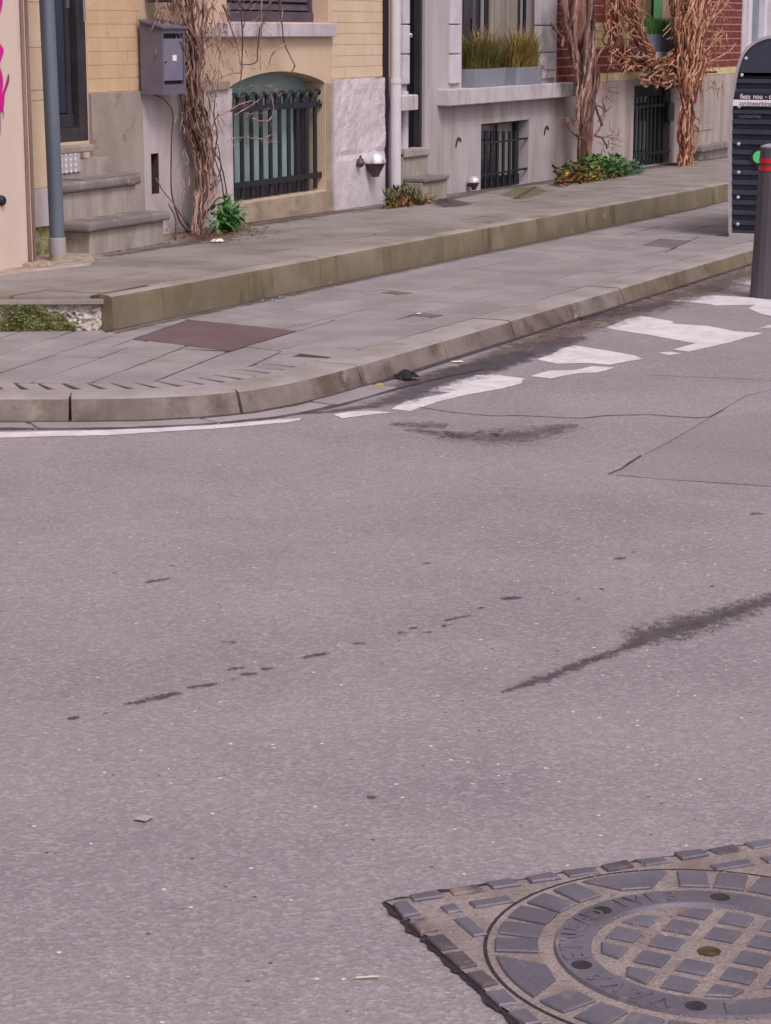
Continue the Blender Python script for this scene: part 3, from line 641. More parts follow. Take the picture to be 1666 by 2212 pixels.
# ================================================================ HOUSES
def wall_sheet(mb, s0, s1, z0, z1, y, holes, depth=.3, thick=.35, bottom_slope=False):
    """front face with rectangular openings and their reveals"""
    xs = sorted({s0, s1, *[h[0] for h in holes], *[h[1] for h in holes]}); zs = sorted({z0, z1, *[h[2] for h in holes], *[h[3] for h in holes]})
    xs = [x for x in xs if s0 <= x <= s1]; zs = [z for z in zs if z0 <= z <= z1]
    for i in range(len(xs)-1):
        for j in range(len(zs)-1):
            cx, cz = (xs[i]+xs[i+1])/2, (zs[j]+zs[j+1])/2
            if any(h[0] < cx < h[1] and h[2] < cz < h[3] for h in holes): continue
            mb.quad((xs[i],y,zs[j]),(xs[i+1],y,zs[j]),(xs[i+1],y,zs[j+1]),(xs[i],y,zs[j+1]))
    for a, b, c, d in holes:
        e = y + depth; b_ = min(b, s1); a_ = max(a, s0); d_ = min(d, z1); c_ = max(c, z0)
        mb.quad((a_,y,c_),(a_,y,d_),(a_,e,d_),(a_,e,c_)); mb.quad((b_,y,c_),(b_,e,c_),(b_,e,d_),(b_,y,d_))
        mb.quad((a_,y,d_),(b_,y,d_),(b_,e,d_),(a_,e,d_)); mb.quad((a_,y,c_),(a_,e,c_),(b_,e,c_),(b_,y,c_))
    mb.quad((s0,y,z0),(s0,y,z1),(s0,y+thick,z1),(s0,y+thick,z0)); mb.quad((s1,y,z0),(s1,y+thick,z0),(s1,y+thick,z1),(s1,y,z1))
    mb.quad((s0,y,z1),(s1,y,z1),(s1,y+thick,z1),(s0,y+thick,z1)); return mb
TOP = 3.4
def bricks(parent, s0, s1, z0, z1, y, L, H, mt, proud=.010, skip=(), gap=.008, name='brick', mt2=None, ztest=None, lim=300, depth=.03, half=True):
    base = MB().box(0, L-gap, 0, depth, 0, H-gap); me = {}
    def mesh(l, m_):
        key = (round(l, 3), m_.name)
        if key not in me:
            b = MB().box(0, l-gap, 0, depth, 0, H-gap); k = bpy.data.meshes.new(name); k.from_pydata(b.v, [], b.f); k.materials.append(m_); me[key] = k
        return me[key]
    row = 0; z = z0; cnt = 0
    while z + H*.5 < z1:
        x = s0 - (L/2 if row % 2 and half else 0)
        while x < s1 - .02:
            a, b = max(x, s0), min(x+L, s1); segs = [(a, b)]
            for h in skip:
                if h[2] < z + H*.5 < h[3]:
                    ns = []
                    for p, q in segs:
                        if q <= h[0] or p >= h[1]: ns.append((p, q))
                        else:
                            if p < h[0]: ns.append((p, h[0]))
                            if q > h[1]: ns.append((h[1], q))
                    segs = ns
            for p, q in segs:
                if q - p > .035 and cnt < lim:
                    mm = mt
                    if ztest: mm = ztest((p+q)/2, z + H/2, row) or mt
                    inst(name, mesh(round(q-p, 3), mm), (p, y - proud - U(0,.0025), z), parent); cnt += 1
            x += L
        z += H; row += 1

def boxes(name, L, mt, parent, **k):
    for b in L: obj(name, MB().box(*b), mt, parent, **k)
xe0 = P(62, 300, 8.3).x
M_rubm = mat('mossy_rubble', (170,160,130), (120,116,70), sc=12, rough=.95, bump=1.0, bsc=45, grain=.4, stain=((92,96,50), 9, .5, .62))
# ---------- house 1, yellow
A = rect(497, 703, 187, 440, FA); aS0, aS1 = A[0], P(703, 300, FA).x; aZ0 = P(500, 441, FA).z; aZ1 = P(494, 189, FA).z; aC = P(627, 153, FA).z
D1 = (13.46, P(188, 200, FA).x, P(150, 305, 8.95).z, TOP - .4)
w1s0, w1s1 = P(490, 20, FA).x, P(709, 20, FA).x; w1z = P(700, 48, FA).z
h1 = thing('house', (16.5, FA + .2, zg(16.5, UPP)), 'yellow painted house with an arched basement window and a dark door', 'house')
slotb = rect(327, 344, 332, 420, FA - .03)
mb = wall_sheet(MB(), 12.3, 19.68, zg(19.7, UPP) - .3, TOP, FA, [D1, (aS0, aS1, aZ0, aC), (w1s0, w1s1, w1z, TOP - .3), (slotb[0], slotb[1], slotb[2], slotb[3])], depth=.28)
# spandrels that turn the square opening into a flat arch
def arch_z(s): f = (s - aS0) / (aS1 - aS0); return aZ1 + (aC - aZ1) * math.sin(math.pi * f) ** .75 if 0 < f < 1 else aZ1
NS = 24
for i in range(NS):
    a, b = aS0 + (aS1-aS0)*i/NS, aS0 + (aS1-aS0)*(i+1)/NS
    mb.quad((a,FA,arch_z(a)),(b,FA,arch_z(b)),(b,FA,aC),(a,FA,aC)); mb.quad((a,FA,arch_z(a)),(a,FA+.28,arch_z(a)),(b,FA+.28,arch_z(b)),(b,FA,arch_z(b)))
obj('wall', mb, M_yel, h1)
px0, px1 = P(190, 201, FA).x, P(300, 201, FA).x; pz = P(190, 201, FA).z
obj('plinth', MB().box(px0 + .002, px1, FA - .03, FA + .01, zg(15, 0), pz), M_pl1, h1, bevel=.004)
mb = wall_sheet(MB(), px1 + .002, aS0 - .004, zg(16.5, 0), P(380, 196, FA).z, FA - .03, [slotb], depth=.03, thick=.03); obj('plinth', mb, M_pl2, h1)
sl = MB().box(slotb[0]+.004, slotb[1]-.001, FA - .026, FA + .14, slotb[2]+.002, slotb[3]-.002); sl.f = [f for i, f in enumerate(sl.f) if i != 2]; obj('vent_slot', sl, M_lampd, h1)
qx0 = P(715, 300, FA).x
mb = MB(); nx, nzv = 24, 26; zb, zt = zg(19, UPP) - .1, P(715, 171, FA).z      # flaking panel, uneven surface
for j in range(nzv+1):
    for i in range(nx+1):
        x = qx0 + (19.62-qx0)*i/nx; z = zb + (zt-zb)*j/nzv
        lum = .012*noise.fractal(Vector((x*9, z*5, 0)), .6, 2, 3) if .62 < z else 0
        if .60 < z < .635: lum = -.010
        edge_ = min(i, nx-i, 2)/2 ; mb.v.append((x, FA - .035 - lum*edge_, z))
for j in range(nzv):
    for i in range(nx): a = j*(nx+1)+i; mb.f.append((a, a+1, a+nx+2, a+nx+1))
mb.quad((qx0,FA-.035,zb),(qx0,FA-.035,zt),(qx0,FA,zt),(qx0,FA,zb)); mb.quad((qx0,FA-.035,zt),(19.62,FA-.035,zt),(19.62,FA,zt),(qx0,FA,zt))
obj('plinth', mb, M_pl3, h1)
obj('plinth', MB().box(aS0, qx0 - .01, FA - .02, FA + .01, zg(17, 0), aZ0 - .005), M_low, h1, bevel=.006)
obj('plinth', MB().box(aS1 + .012, qx0 - .004, FA - .012, FA + .01, zg(17, 0), aZ1), M_low, h1, bevel=.006)
bricks(h1, px0, px1 + .05, pz + .004, 2.28, FA, .292, .1015, M_brky, gap=.003, proud=.003)
bricks(h1, qx0 + .02, 19.66, zt + .01, 2.3, FA, .292, .1015, M_peach, gap=.004, proud=.004)
bricks(h1, 12.9, 13.45, P(75, 408, FA).z, 2.2, FA, .292, .1015, M_peach, gap=.004, proud=.004)
obj('plinth', MB().box(12.6, 13.44, FA - .03, FA + .01, zg(15, 0), P(75, 406, FA).z), M_pl2, h1)
yQ = 8.64; qa, qb = xe0 + .02, P(113, 300, yQ).x; qz0, qz1 = P(90, 490, yQ).z, P(90, 406, yQ).z
pil = obj('pilaster', MB().box(qa, qb, yQ, FA+.1, qz1, TOP), M_peach, h1)
obj('pilaster_foot', MB().box(qa, qb-.004, yQ-.006, FA+.1, qz0, qz1-.004), M_pl2, h1, bevel=.006)
obj('pilaster_base', MB().box(qa, qb-.03, yQ+.025, FA+.1, zg(13, UPP)-.1, qz0-.003), M_rubm, h1, bevel=.01)
for v_ in (0, 98, 190, 212): z_ = P(90, v_*1.0+4, yQ).z; obj('joint', MB().box(qa, qb, yQ-.0015, yQ+.001, z_-.003, z_+.003), M_pl1, h1)
# door
dr = obj('door', MB().box(D1[0], D1[1], FA + .09, FA + .12, D1[2], D1[3]), M_door, h1)
y0 = FA + .03
boxes('door_frame', [(D1[1]-.12, D1[1]-.002, FA-.004, y0+.03, D1[2]+.002, D1[3]), (D1[0], D1[1]-.121, FA-.002, y0+.03, D1[2]+.002, D1[2]+.10)], M_dfr, dr, bevel=.004)
obj('bottom_rail', MB().box(D1[0]+.02, D1[1]-.122, FA+.04, FA+.09, D1[2]+.10, D1[2]+.20), M_dfr, dr, bevel=.005)
obj('glass_panel', MB().box(D1[0]+.02, D1[1]-.20, FA+.062, FA+.09, D1[2]+.21, D1[3]-.1), M_door2, dr)
obj('stile', MB().box(D1[1]-.198, D1[1]-.14, FA+.045, FA+.09, D1[2]+.2, D1[3]), M_dfr, dr, bevel=.004)
hp = P(181, 20, FA - .05)
obj('door_handle', MB().tube([(hp.x, hp.y, P(181,46,FA-.05).z), (hp.x, hp.y, hp.z + .5)], .011, 10).tube([(hp.x, hp.y, hp.z+.3),(hp.x, hp.y+.05, hp.z+.3)], .006), M_chr, dr, smooth=True)
obj('lock_plate', MB().box(D1[1]-.19, D1[1]-.145, FA+.038, FA+.044, P(170,18,FA).z, P(170,-14,FA).z), M_galv, dr)
# front steps of house 1
st1 = obj('front_steps', MB().box(P(112,345,8.8).x, px0+.14, 8.80, FA+.1, zg(14, UPP), P(205,330,FA).z - .03), M_stepr, h1)
zt1 = P(200, 311, 8.80).z
obj('step', MB().box(P(112,320,8.8).x, P(205,320,8.78).x, 8.78, FA+.12, zt1-.055, zt1), M_stepr, st1, bevel=.012)
tx0, tx1 = P(128, 350, 8.795).x, P(172, 350, 8.795).x; tz1, tz0 = P(150,324,8.795).z, P(150,372,8.795).z
tr = obj('tread_plate', MB().box(tx0-.05, tx1, 8.787, 8.797, tz0, tz1), M_tile, st1)
for i in range(7):
    for j in range(4):
        cx = tx0 + (i+.5)*.065 - .02 ; cz = tz1 - .022 - j*.043
        if cx < tx1 - .01: obj('raised_diamond', MB().quad((cx-.016,8.7865,cz),(cx,8.784,cz-.02),(cx+.016,8.7865,cz),(cx,8.784,cz+.02)), M_tilew, st1)
yB = 8.60; zt2 = P(300, 378, yB).z; xB = P(307, 392, yB).x; xB0 = P(118,430,8.6).x
obj('step', MB().box(xB0, xB - .03, yB + .04, 8.86, zg(14, UPP), zt2-.075), M_stepr, st1, bevel=.006)
obj('step', MB().box(xB0, xB, yB, 8.87, zt2-.072, zt2), M_steps, st1, bevel=.022)
yC = P(360, 500, 8.38).y; xC1 = P(370, 462, yC).x; xC0 = P(200, 520, yC).x; zt3 = P(368, 456, yC).z
obj('step', MB().box(xC0 + .03, xC1 - .05, yC + .04, 8.88, zg(14, UPP)-.1, zt3-.07), M_stepr, st1, bevel=.01)
obj('step', MB().box(xC0 - .03, xC1, yC, 8.882, zt3-.068, zt3), M_steps, st1, bevel=.02)
# doormat on the middle step
tm = P(200, 380, 8.7)
tag(obj('doormat', MB().box(13.6, P(290, 380, 8.7).x, 8.64, 8.80, zt2+.001, zt2+.012), mat('mat_fibre', (150,142,140), (120,112,112), sc=90, bump=.8, bsc=200), None), 'pale grey doormat lying on the middle step of the yellow house', 'doormat')
# arched basement window
bw = obj('basement_window', MB().box(aS0, aS1, FA + .20, FA + .22, aZ0, aC), M_teal, h1)
obj('frame_post', MB().box(aS1 - .26, aS1 - .10, FA+.12, FA+.20, aZ0, aC - .20), M_dfr, bw)
obj('frame_sill', MB().box(aS0 + .0, aS1 - .262, FA+.14, FA+.199, aZ0, aZ0 + .13), M_dfr, bw)
zh1 = P(560, 233, FA+.06).z; zh0 = P(560, 394, FA+.06).z; ztop = P(505, 205, FA+.06).z + .0
y = FA + .06; sp = (P(662, 300, y).x - P(501, 300, y).x) / 8
for i in range(10):
    s = P(501, 300, y).x + sp * i
    if s > aS1 - .03: break
    mb = MB(); n = 7; loop = [(s, y, aZ0 + .02), (s, y, zh1)]
    r = sp * .34
    for k in range(n + 1): a = math.pi * k / n; loop.append((s + r - r*math.cos(a), y, ztop - r + r*math.sin(a)))
    loop.append((s + 2*r - .012, y, ztop - r - .035)); mb.tube(loop, .0205, 8)
    obj('bar', mb, M_iron, bw, smooth=True)
obj('crossbar', MB().box(aS0 - .0, aS1 + .02, y-.022, y-.008, zh1-.026, zh1+.026), M_iron, bw)
obj('crossbar', MB().box(aS0 - .0, aS1 + .02, y-.022, y-.008, zh0-.026, zh0+.026), M_iron, bw)
obj('crossbar_end', MB().tube([(aS1-.02, y, zh1), (aS1+.0, y-.02, zh1)], .03, 8), M_iron, bw)
# upper window with shutter slats and sill
win = obj('window', MB().box(w1s0, w1s1, FA+.24, FA+.26, w1z, TOP-.3), M_slat, h1)
zz = w1z + .02
boxes('frame', [(w1s0, w1s1, FA+.15, FA+.20, w1z, w1z+.09), (w1s1-.05, w1s1, FA+.16, FA+.24, w1z+.091, TOP-.3)], M_slat, win, bevel=.004)
for k in range(7):
    z = w1z + .105 + k*.075
    obj('slat', MB().quad((w1s0,FA+.18,z),(w1s1-.05,FA+.18,z),(w1s1-.05,FA+.20,z+.055),(w1s0,FA+.20,z+.055)).quad((w1s0,FA+.18,z),(w1s0,FA+.235,z-.004),(w1s1-.05,FA+.235,z-.004),(w1s1-.05,FA+.18,z)), M_slat, win)
ys = FA - .07; sx0, sx1 = P(479, 70, ys).x, P(729, 65, ys).x; sz1, sz0 = P(725, 50, ys).z, P(725, 79, ys).z
obj('window_sill', MB().box(sx0, sx1, ys, FA+.22, sz0, sz1), M_sill, h1, bevel=.008)
lz = P(430, 66, FA).z; obj('ledge', MB().box(15.0, sx0 - .02, FA-.05, FA+.01, lz-.05, lz), M_sill, h1, bevel=.008)
lz = P(430, 181, FA).z; obj('ledge', MB().box(15.6, P(484,180,FA).x, FA-.06, FA-.031, lz-.055, lz+.02), M_low, h1, bevel=.008)

# ---------- house 2, grey render
h2 = thing('house', (22.2, FA + .2, zg(22.2, UPP)), 'grey rendered house with a black front door and two window planters', 'house')
X2 = P(1203, 100, FA).x
D2 = (P(879, 150, FA).x, P(918, 150, FA).x, P(880, 322, FA).z, TOP-.3)
B2 = (P(1039, 340, FA).x, P(1142, 330, FA).x, P(1040, 414, FA).z, P(1040, 268, FA).z)
W2 = (P(998, 100, FA).x, P(1166, 100, FA).x, P(998, 191, FA).z, TOP-.3)
obj('wall', wall_sheet(MB(), 19.69, X2, zg(26, 0) - .2, TOP, FA, [D2, B2, W2], depth=.25), M_rend, h2)
dr = obj('door', MB().box(D2[0], D2[1], FA+.10, FA+.14, D2[2], D2[3]), M_blk, h2)
obj('door_frame', MB().box(D2[1]-.05, D2[1]-.001, FA+.03, FA+.10, D2[2], D2[3]), M_dfr, dr)
obj('letter_plate', MB().box(D2[0]+.02, D2[0]+.2, FA+.09, FA+.10, P(885,170,FA).z, P(885,115,FA).z), M_dfr, dr)
kp = P(886, 76, FA+.07); obj('door_knob', MB().lathe([(0,-.03),(.022,-.022),(.03,0),(.022,.02),(0,.028)], kp, 14, axis=(0,-1,0)), M_chr, dr, smooth=True)
zz = [P(880, v, FA-.02).z for v in (-60, 54, 118, 184)]
for i in range(3): obj('jamb_block', MB().box(19.93, D2[0]+.0, FA-.035, FA+.1, zz[i+1]+.012, zz[i]-.0), M_white, h2, bevel=.008)
br = rect(868, 906, 206, 240, FA-.16)
mb = MB(); s0, s1, z0, z1 = br; mb.prism([(s0,FA-.16),(s1-.03,FA-.16),(s1,FA-.10),(s1,FA+.02),(s0,FA+.02)], z0+.005, z1, .012); obj('stone_bracket', mb, M_sill, h2)
obj('jamb_block', MB().box(19.95, D2[0]-.02, FA-.03, FA+.1, D2[2], zz[3]-.06), M_white, h2, bevel=.006)
# its steps
s_ = rect(868, 932, 322, 345, FA-.06); st2 = obj('front_steps', MB().box(19.9, P(925,360,FA-.04).x, FA-.04, FA+.1, zg(20,UPP), s_[3]-.055), M_stepr, h2)
obj('step', MB().box(19.9, P(930,330,FA-.07).x, FA-.07, FA+.12, P(900,338,FA-.07).z, P(900,322,FA-.07).z), M_stepr, st2, bevel=.01)
yS = 8.62; zt_ = P(960,379,yS).z; obj('step', MB().box(19.9, P(972,385,yS).x, yS, FA-.041, zt_-.045, zt_), M_steps, st2, bevel=.012)
obj('step', MB().box(19.9, P(968,395,yS+.02).x, yS+.03, FA-.045, zg(21,UPP)-.05, zt_-.047), M_stepr, st2, bevel=.008)
# jamb blocks either side of the window
for u0_, u1_, vs in ((975, 996.5, (-60, 54, 118, 183)), (1167, 1203, (-64, 56, 115, 172))):
    zz = [P(u0_, v, FA-.03).z for v in vs]; a, b = P(u0_, 100, FA-.03).x, P(u1_, 100, FA-.03).x
    for i in range(3): obj('jamb_block', MB().box(a, b, FA-.03, FA+.05, zz[i+1]+.012, zz[i]), M_white, h2, bevel=.008)
win = obj('window', MB().box(W2[0], W2[1], FA+.22, FA+.24, W2[2], W2[3]), M_glassd, h2)
yw = FA + .17; fx = lambda u: P(u, 90, yw).x
boxes('frame', [(fx(1051)-.05, fx(1051), yw, yw+.05, W2[2], W2[3]), (fx(1133), fx(1133)+.05, yw, yw+.05, W2[2], W2[3]), (fx(1000)-.06, fx(1003), yw, yw+.05, W2[2], W2[3])], M_iron, win)
boxes('glazing_edge', [(fx(1127), fx(1127)+.018, yw, yw+.02, W2[2], W2[3]), (fx(1045)-.045, fx(1045)-.03, yw-.01, yw+.02, W2[2], W2[3])], M_alu, win)
obj('glass_reflection', MB().box(fx(1062), fx(1122), yw+.028, yw+.04, W2[2], W2[3]), M_glrefl, win)  # panel coloured as the reflection seen in the glass
hp = P(1017, 52, yw-.02); obj('window_handle', MB().box(hp.x-.012, hp.x+.012, yw-.04, yw-.02, P(1017,67,yw).z, P(1017,40,yw).z), M_chr, win)
ys = FA - .14; a, b = P(972, 210, ys).x, P(1246, 180, ys).x; z1, z0 = P(1026, 190, ys).z, P(1026, 225, ys).z
mb = MB().box(a, X2 + .0, ys, FA+.21, z0, z1); obj('window_sill', mb, M_sill, h2, bevel=.01)
obj('window_sill', MB().box(X2 + .006, b, ys, FA+.04, z0+.004, z1-.002), M_sill, h2, bevel=.01)
bw = obj('basement_window', MB().box(B2[0], B2[1], FA+.17, FA+.19, B2[2], B2[3]), M_glassd, h2)
boxes('frame', [(B2[1]-.13, B2[1]-.06, FA+.10, FA+.17, B2[2], B2[3]), (B2[0], B2[1]-.131, FA+.06, FA+.169, B2[2], B2[2]+.12), (B2[0], B2[1]-.131, FA+.10, FA+.169, B2[3]-.03, B2[3])], M_iron, bw)
obj('glass_reflection', MB().box(P(1075,330,FA+.15).x, B2[1]-.13, FA+.155, FA+.165, B2[2]+.1, B2[3]), M_glrefl, bw)  # bright reflection in the basement glass, painted on a panel
yb = FA + .03
for u in (1048, 1061, 1074.5, 1087.5, 1100.5, 1113):
    s = P(u, 340, yb).x; obj('bar', MB().tube([(s, yb, B2[2]+.03), (s, yb, P(u, 283, yb).z)], .018, 7), M_iron, bw, smooth=True)
for v in (309, 377): z = P(1050, v, yb).z; obj('crossbar', MB().box(B2[0], B2[1]+.0, yb-.02, yb-.008, z-.011, z+.011), M_iron, bw)
for u, v in ((990, 312), (1180, 286)):
    c = P(u, v, FA); mb = MB(); mb.tube([(c.x - .075*math.cos(a), FA-.008, c.z - .03 + .075*math.sin(a)*1.3) for a in [math.pi*k/10 for k in range(9)]], [.006,.009,.012,.014,.014,.014,.012,.009,.006], 6)
    obj('vent_arch', mb, M_dfr, h2, smooth=True)
for u, v0, v1 in ((957, 222, 400), (1104, 215, 250), (1203, 215, 300)):       # shallow drip stains' joints cut in the render
    s = P(u, 300, FA).x; obj('render_joint', MB().box(s-.004, s+.004, FA-.003, FA+.002, P(u, v1, FA).z, P(u, v0, FA).z), M_dfr if u > 2000 else M_pl1, h2)

# ---------- house 3, red brick
X3 = P(1601, 80, FA).x
h3 = thing('house', (28.6, FA + .2, zg(28.6, UPP)), 'red brick house with a green window and a barred basement opening', 'house')
W3 = (P(1379, 40, FA).x, P(1457, 40, FA).x, P(1379, 112, FA).z, TOP-.3)
B3 = (P(1367, 280, FA).x, P(1446, 270, FA).x, P(1366, 364, FA).z, P(1368, 185, FA).z)
zb3 = P(1300, 176, FA).z; zt3_ = P(1300, 161, FA).z
obj('wall', wall_sheet(MB(), X2, X3, zb3, TOP, FA, [W3], depth=.22), M_mort, h3)
obj('plinth', wall_sheet(MB(), X2 + .002, X3, zg(34, 0)-.3, zb3 - .002, FA - .01, [B3], depth=.22), M_rend3, h3)
def yb_(s, z, row):
    if row == 0: return M_brkyl if s > P(1284,170,FA).x else None
    if row in (4, 5, 6) and s < P(1366,90,FA).x and s > P(1280,90,FA).x: return M_brkyl
    if row in (4, 5, 6) and P(1457,90,FA).x - .02 < s < P(1466,90,FA).x: return M_brkyl
    return None
bricks(h3, X2 + .3 if False else X2 + .004, X3, zb3 + .004, 2.26, FA, .30, .1035, M_brick, skip=[(W3[0], W3[1], W3[2], W3[3])], ztest=yb_, proud=.007, gap=.017, lim=296)
win = obj('window', MB().box(W3[0], W3[1], FA+.20, FA+.22, W3[2], W3[3]), M_wrefl, h3)
gx = lambda u: P(u, 30, FA+.15).x
boxes('frame', [(W3[0], gx(1390), FA+.14, FA+.16, W3[2], W3[3]), (gx(1413), gx(1430), FA+.14, FA+.16, W3[2], W3[3])], M_grn, win, bevel=.006)
obj('window_sill', MB().box(W3[0]-.05, W3[1]+.05, FA-.12, FA+.15, W3[2]-.09, W3[2]-.002), M_sill, h3, bevel=.01)
bw = obj('basement_window', MB().box(B3[0], B3[1], FA+.16, FA+.18, B3[2], B3[3]), M_glassd, h3)
boxes('frame', [(B3[0], B3[1], FA+.08, FA+.16, B3[2], B3[2]+.05), (B3[0], B3[1], FA+.08, FA+.16, B3[3]-.16, B3[3])], M_irong, bw)
yb = FA + .02
for i in range(8):
    s = P(1372 + i*8.4, 290, yb).x; obj('bar', MB().tube([(s, yb, B3[2]+.0), (s, yb, P(1372, 212, yb).z)], .017, 7), M_irong, bw, smooth=True)
for v in (232, 337): z = P(1370, v, yb).z; obj('crossbar', MB().box(B3[0], B3[1]+.06, yb-.032, yb-.016, z-.018, z+.018), M_irong, bw)
lk = rect(1434, 1447, 222, 262, yb); obj('lock_box', MB().box(lk[0], lk[1], yb-.07, yb, lk[2], lk[3]), M_irong, bw, bevel=.01)
s3 = obj('front_steps', MB().box(P(1513,300,8.8).x, X3, 8.80, FA, zg(34,UPP)-.1, P(1520,322,8.8).z), M_stepr, h3, bevel=.01)
a_ = rect(1516, 1580, 318, 328, 8.74); obj('step', MB().box(a_[0], a_[1], 8.72, FA-.02, a_[2], a_[3]+.012), M_steps, s3, bevel=.01)
a_ = rect(1505, 1540, 272, 284, 8.84); obj('step', MB().box(a_[0], a_[1], 8.82, FA-.02, a_[2], a_[3]), M_stepr, s3, bevel=.01)
obj('step', MB().box(a_[0], a_[1]-.1, 8.83, FA-.02, a_[2]-.3, a_[2]-.003), M_stepr, s3)

# ---------- pale building at the far end
h4 = thing('house', (36, FA + .2, zg(36, UPP)), 'white building with tall pale windows at the far right end', 'house')
Wn = []; 
mb = wall_sheet(MB(), X3 + .01, 46, zg(46, 0)-.3, TOP, FA - .02, [(P(1611,40,FA).x, P(1664,40,FA).x, P(1611,98,FA).z, TOP-.3)], depth=.2)
obj('wall', mb, M_white, h4)
a, b, z = P(1611,40,FA).x, P(1664,40,FA).x, P(1611,98,FA).z
win = obj('window', MB().box(a, b, FA+.14, FA+.16, z, TOP-.3), M_glassb, h4)
for u in (1613, 1648): s = P(u, 40, FA+.08).x; obj('frame', MB().box(s, s+.22, FA+.05, FA+.14, z, TOP-.3), M_wfr, win)

# ---------- beige building on the left, nearer to us
YL = 8.3; xe = P(62, 300, YL).x
hL = thing('house', (9, YL + .4, zg(9, UPP)), 'beige painted corner building at the left edge with magenta graffiti', 'house')
obj('wall', MB().box(3, xe, YL, YL + 1.2, zg(9, 0)-.2, TOP), M_wallL, hL)
obj('edge_trim', MB().box(xe+.001, xe+.03, YL-.012, YL+.08, zg(12, UPP)-.05, TOP), M_trim, hL, bevel=.004)
obj('cable_channel', MB().tube([(xe-.05, YL-.012, zg(12,UPP)), (xe-.05, YL-.012, TOP)], .013, 8), M_trim, hL, smooth=True)
obj('pipe_strip', MB().tube([(xe+.06, YL+.04, zg(12,UPP)), (xe+.06, YL+.04, TOP)], .012, 8), M_dark, hL, smooth=True)
def wallpaint(pts, y=YL-.004, n=4):
    p = []
    K = len(pts)
    for i in range(K):
        a, b, c, d = [Vector(pts[(i+k-1) % K]) for k in range(4)]
        for k in range(n):
            t = k/n; q = .5*((2*b)+(-a+c)*t+(2*a-5*b+4*c-d)*t*t+(-a+3*b-3*c+d)*t**3); p.append(P(q.x, q.y, y))
    mb = MB(); mb.quad(*[tuple(q) for q in p]); return mb
g5 = lambda x, y: (x/3.16/1.844, y/3.16/1.844)
obj('graffiti', wallpaint([g5(*q) for q in [(-160,-100),(20,-60),(34,20),(24,90),(4,170),(-40,240),(-20,380),(0,540),(40,600),(45,660),(20,740),(0,830),(30,940),(40,1060),(28,1170),(70,1060),(108,930),(118,1000),(90,1100),(60,1190),(54,1300),(40,1380),(0,1420),(-160,1430)]]), M_mag, hL)
obj('graffiti', wallpaint([g5(*q) for q in [(100,960),(112,930),(118,1010),(90,1100),(60,1170),(84,1080)]], YL-.006), M_mag2, hL)
for a in ([(2,1400),(6,1400),(12,1690),(6,1640)], [(34,1380),(44,1370),(46,1500),(40,1470)]): obj('graffiti', wallpaint([g5(*q) for q in a], YL-.005), M_mag2, hL)
c = P(2, 433, YL); obj('round_vent', MB().lathe([(0,.03),(.02,.03),(.026,.026),(.034,.012),(.036,0)], (c.x, YL, c.z), 18, axis=(0,-1,0)), M_dark, hL, smooth=True)

# broken concrete apron at the foot of the wall and pole
mb = MB(); ap = [G(*q, UPP) for q in ((-20,600),(25,592),(78,585),(150,578),(196,572),(205,560),(175,520),(130,500),(60,540),(20,560))]
tag(obj('concrete_apron', MB().prism([(p.x,p.y) for p in ap], lambda x,y: zg(x,UPP)-.03, lambda x,y: zg(x,UPP)+.012, .012), mat('apron_concrete', (176,158,146), (156,140,130), sc=6, bump=.5, bsc=70, grain=.3, stain=((128,112,100), 8, .54, .66)), None), kind='structure')
lump = MB(); cc = G(72, 578, UPP)
for k in range(16):
    r = U(.02,.05); c = cc + Vector((U(-.08,.12), U(-.12,.10), .02)); lump.lathe([(0,-r*.4),(r,-r*.2),(r*.8,r*.4),(0,r*.55)], c, 7)
tag(obj('mortar_lump', lump, M_low, None), 'crumbled mortar lump at the foot of the beige wall beside the pipe', 'rubble')

# ================================================================ PIPES, POLE
yP = 8.33; b = P(125, 549, yP)
a1 = P(100, -20, yP); lean = Vector((a1.x, yP, a1.z)); bb = Vector((b.x + .0, yP, b.z))
dirn = (lean - bb).normalized(); top = bb + dirn * 3.2
pole = thing('metal_pole', bb, 'galvanised blue-grey steel pole in front of the dark door on the left', 'pole')
rp = (P(122,300,yP)-P(122,300,yP)).length
obj('base', MB().tube([bb - dirn*.12, bb - dirn*.0], [.066,.06], 16), M_low, pole)
obj('tube', MB().tube([bb + dirn*.10, bb + dirn*.5, top], [.052,.052,.052], 28), M_galv, pole, smooth=True)
obj('sleeve', MB().tube([bb - dirn*.02, bb + dirn*.015, bb + dirn*.115, bb + dirn*.118], [.053,.059,.059,.054], 28), M_galf, pole, smooth=True)
pb = P(862, 402, 8.78); xp = P(855, 200, 8.78).x
dp = thing('drainpipe', (xp, 8.78, zg(xp, UPP)), 'white plastic drainpipe between the yellow house and the grey house', 'drainpipe')
obj('pipe', MB().tube([(xp, 8.78, pb.z+.02), (xp, 8.78, P(855,172,8.78).z)], .054, 24), M_pvc, dp, smooth=True)
obj('pipe', MB().tube([(xp, 8.78, P(855,172,8.78).z), (xp, 8.78, 3.3)], .049, 24), M_pvc, dp, smooth=True)
obj('socket', MB().tube([(xp, 8.78, P(855,180,8.78).z), (xp, 8.78, P(855,171,8.78).z)], .060, 24), M_pvc, dp, smooth=True)
obj('foot_collar', MB().tube([(xp, 8.78, zg(xp,UPP)-.02), (xp, 8.78, pb.z+.02)], .056, 24), M_galf, dp, smooth=True)
obj('backing_strip', MB().box(xp-.06, xp-.035, 8.84, FA, zg(xp,UPP), 3.3), M_dark, dp)

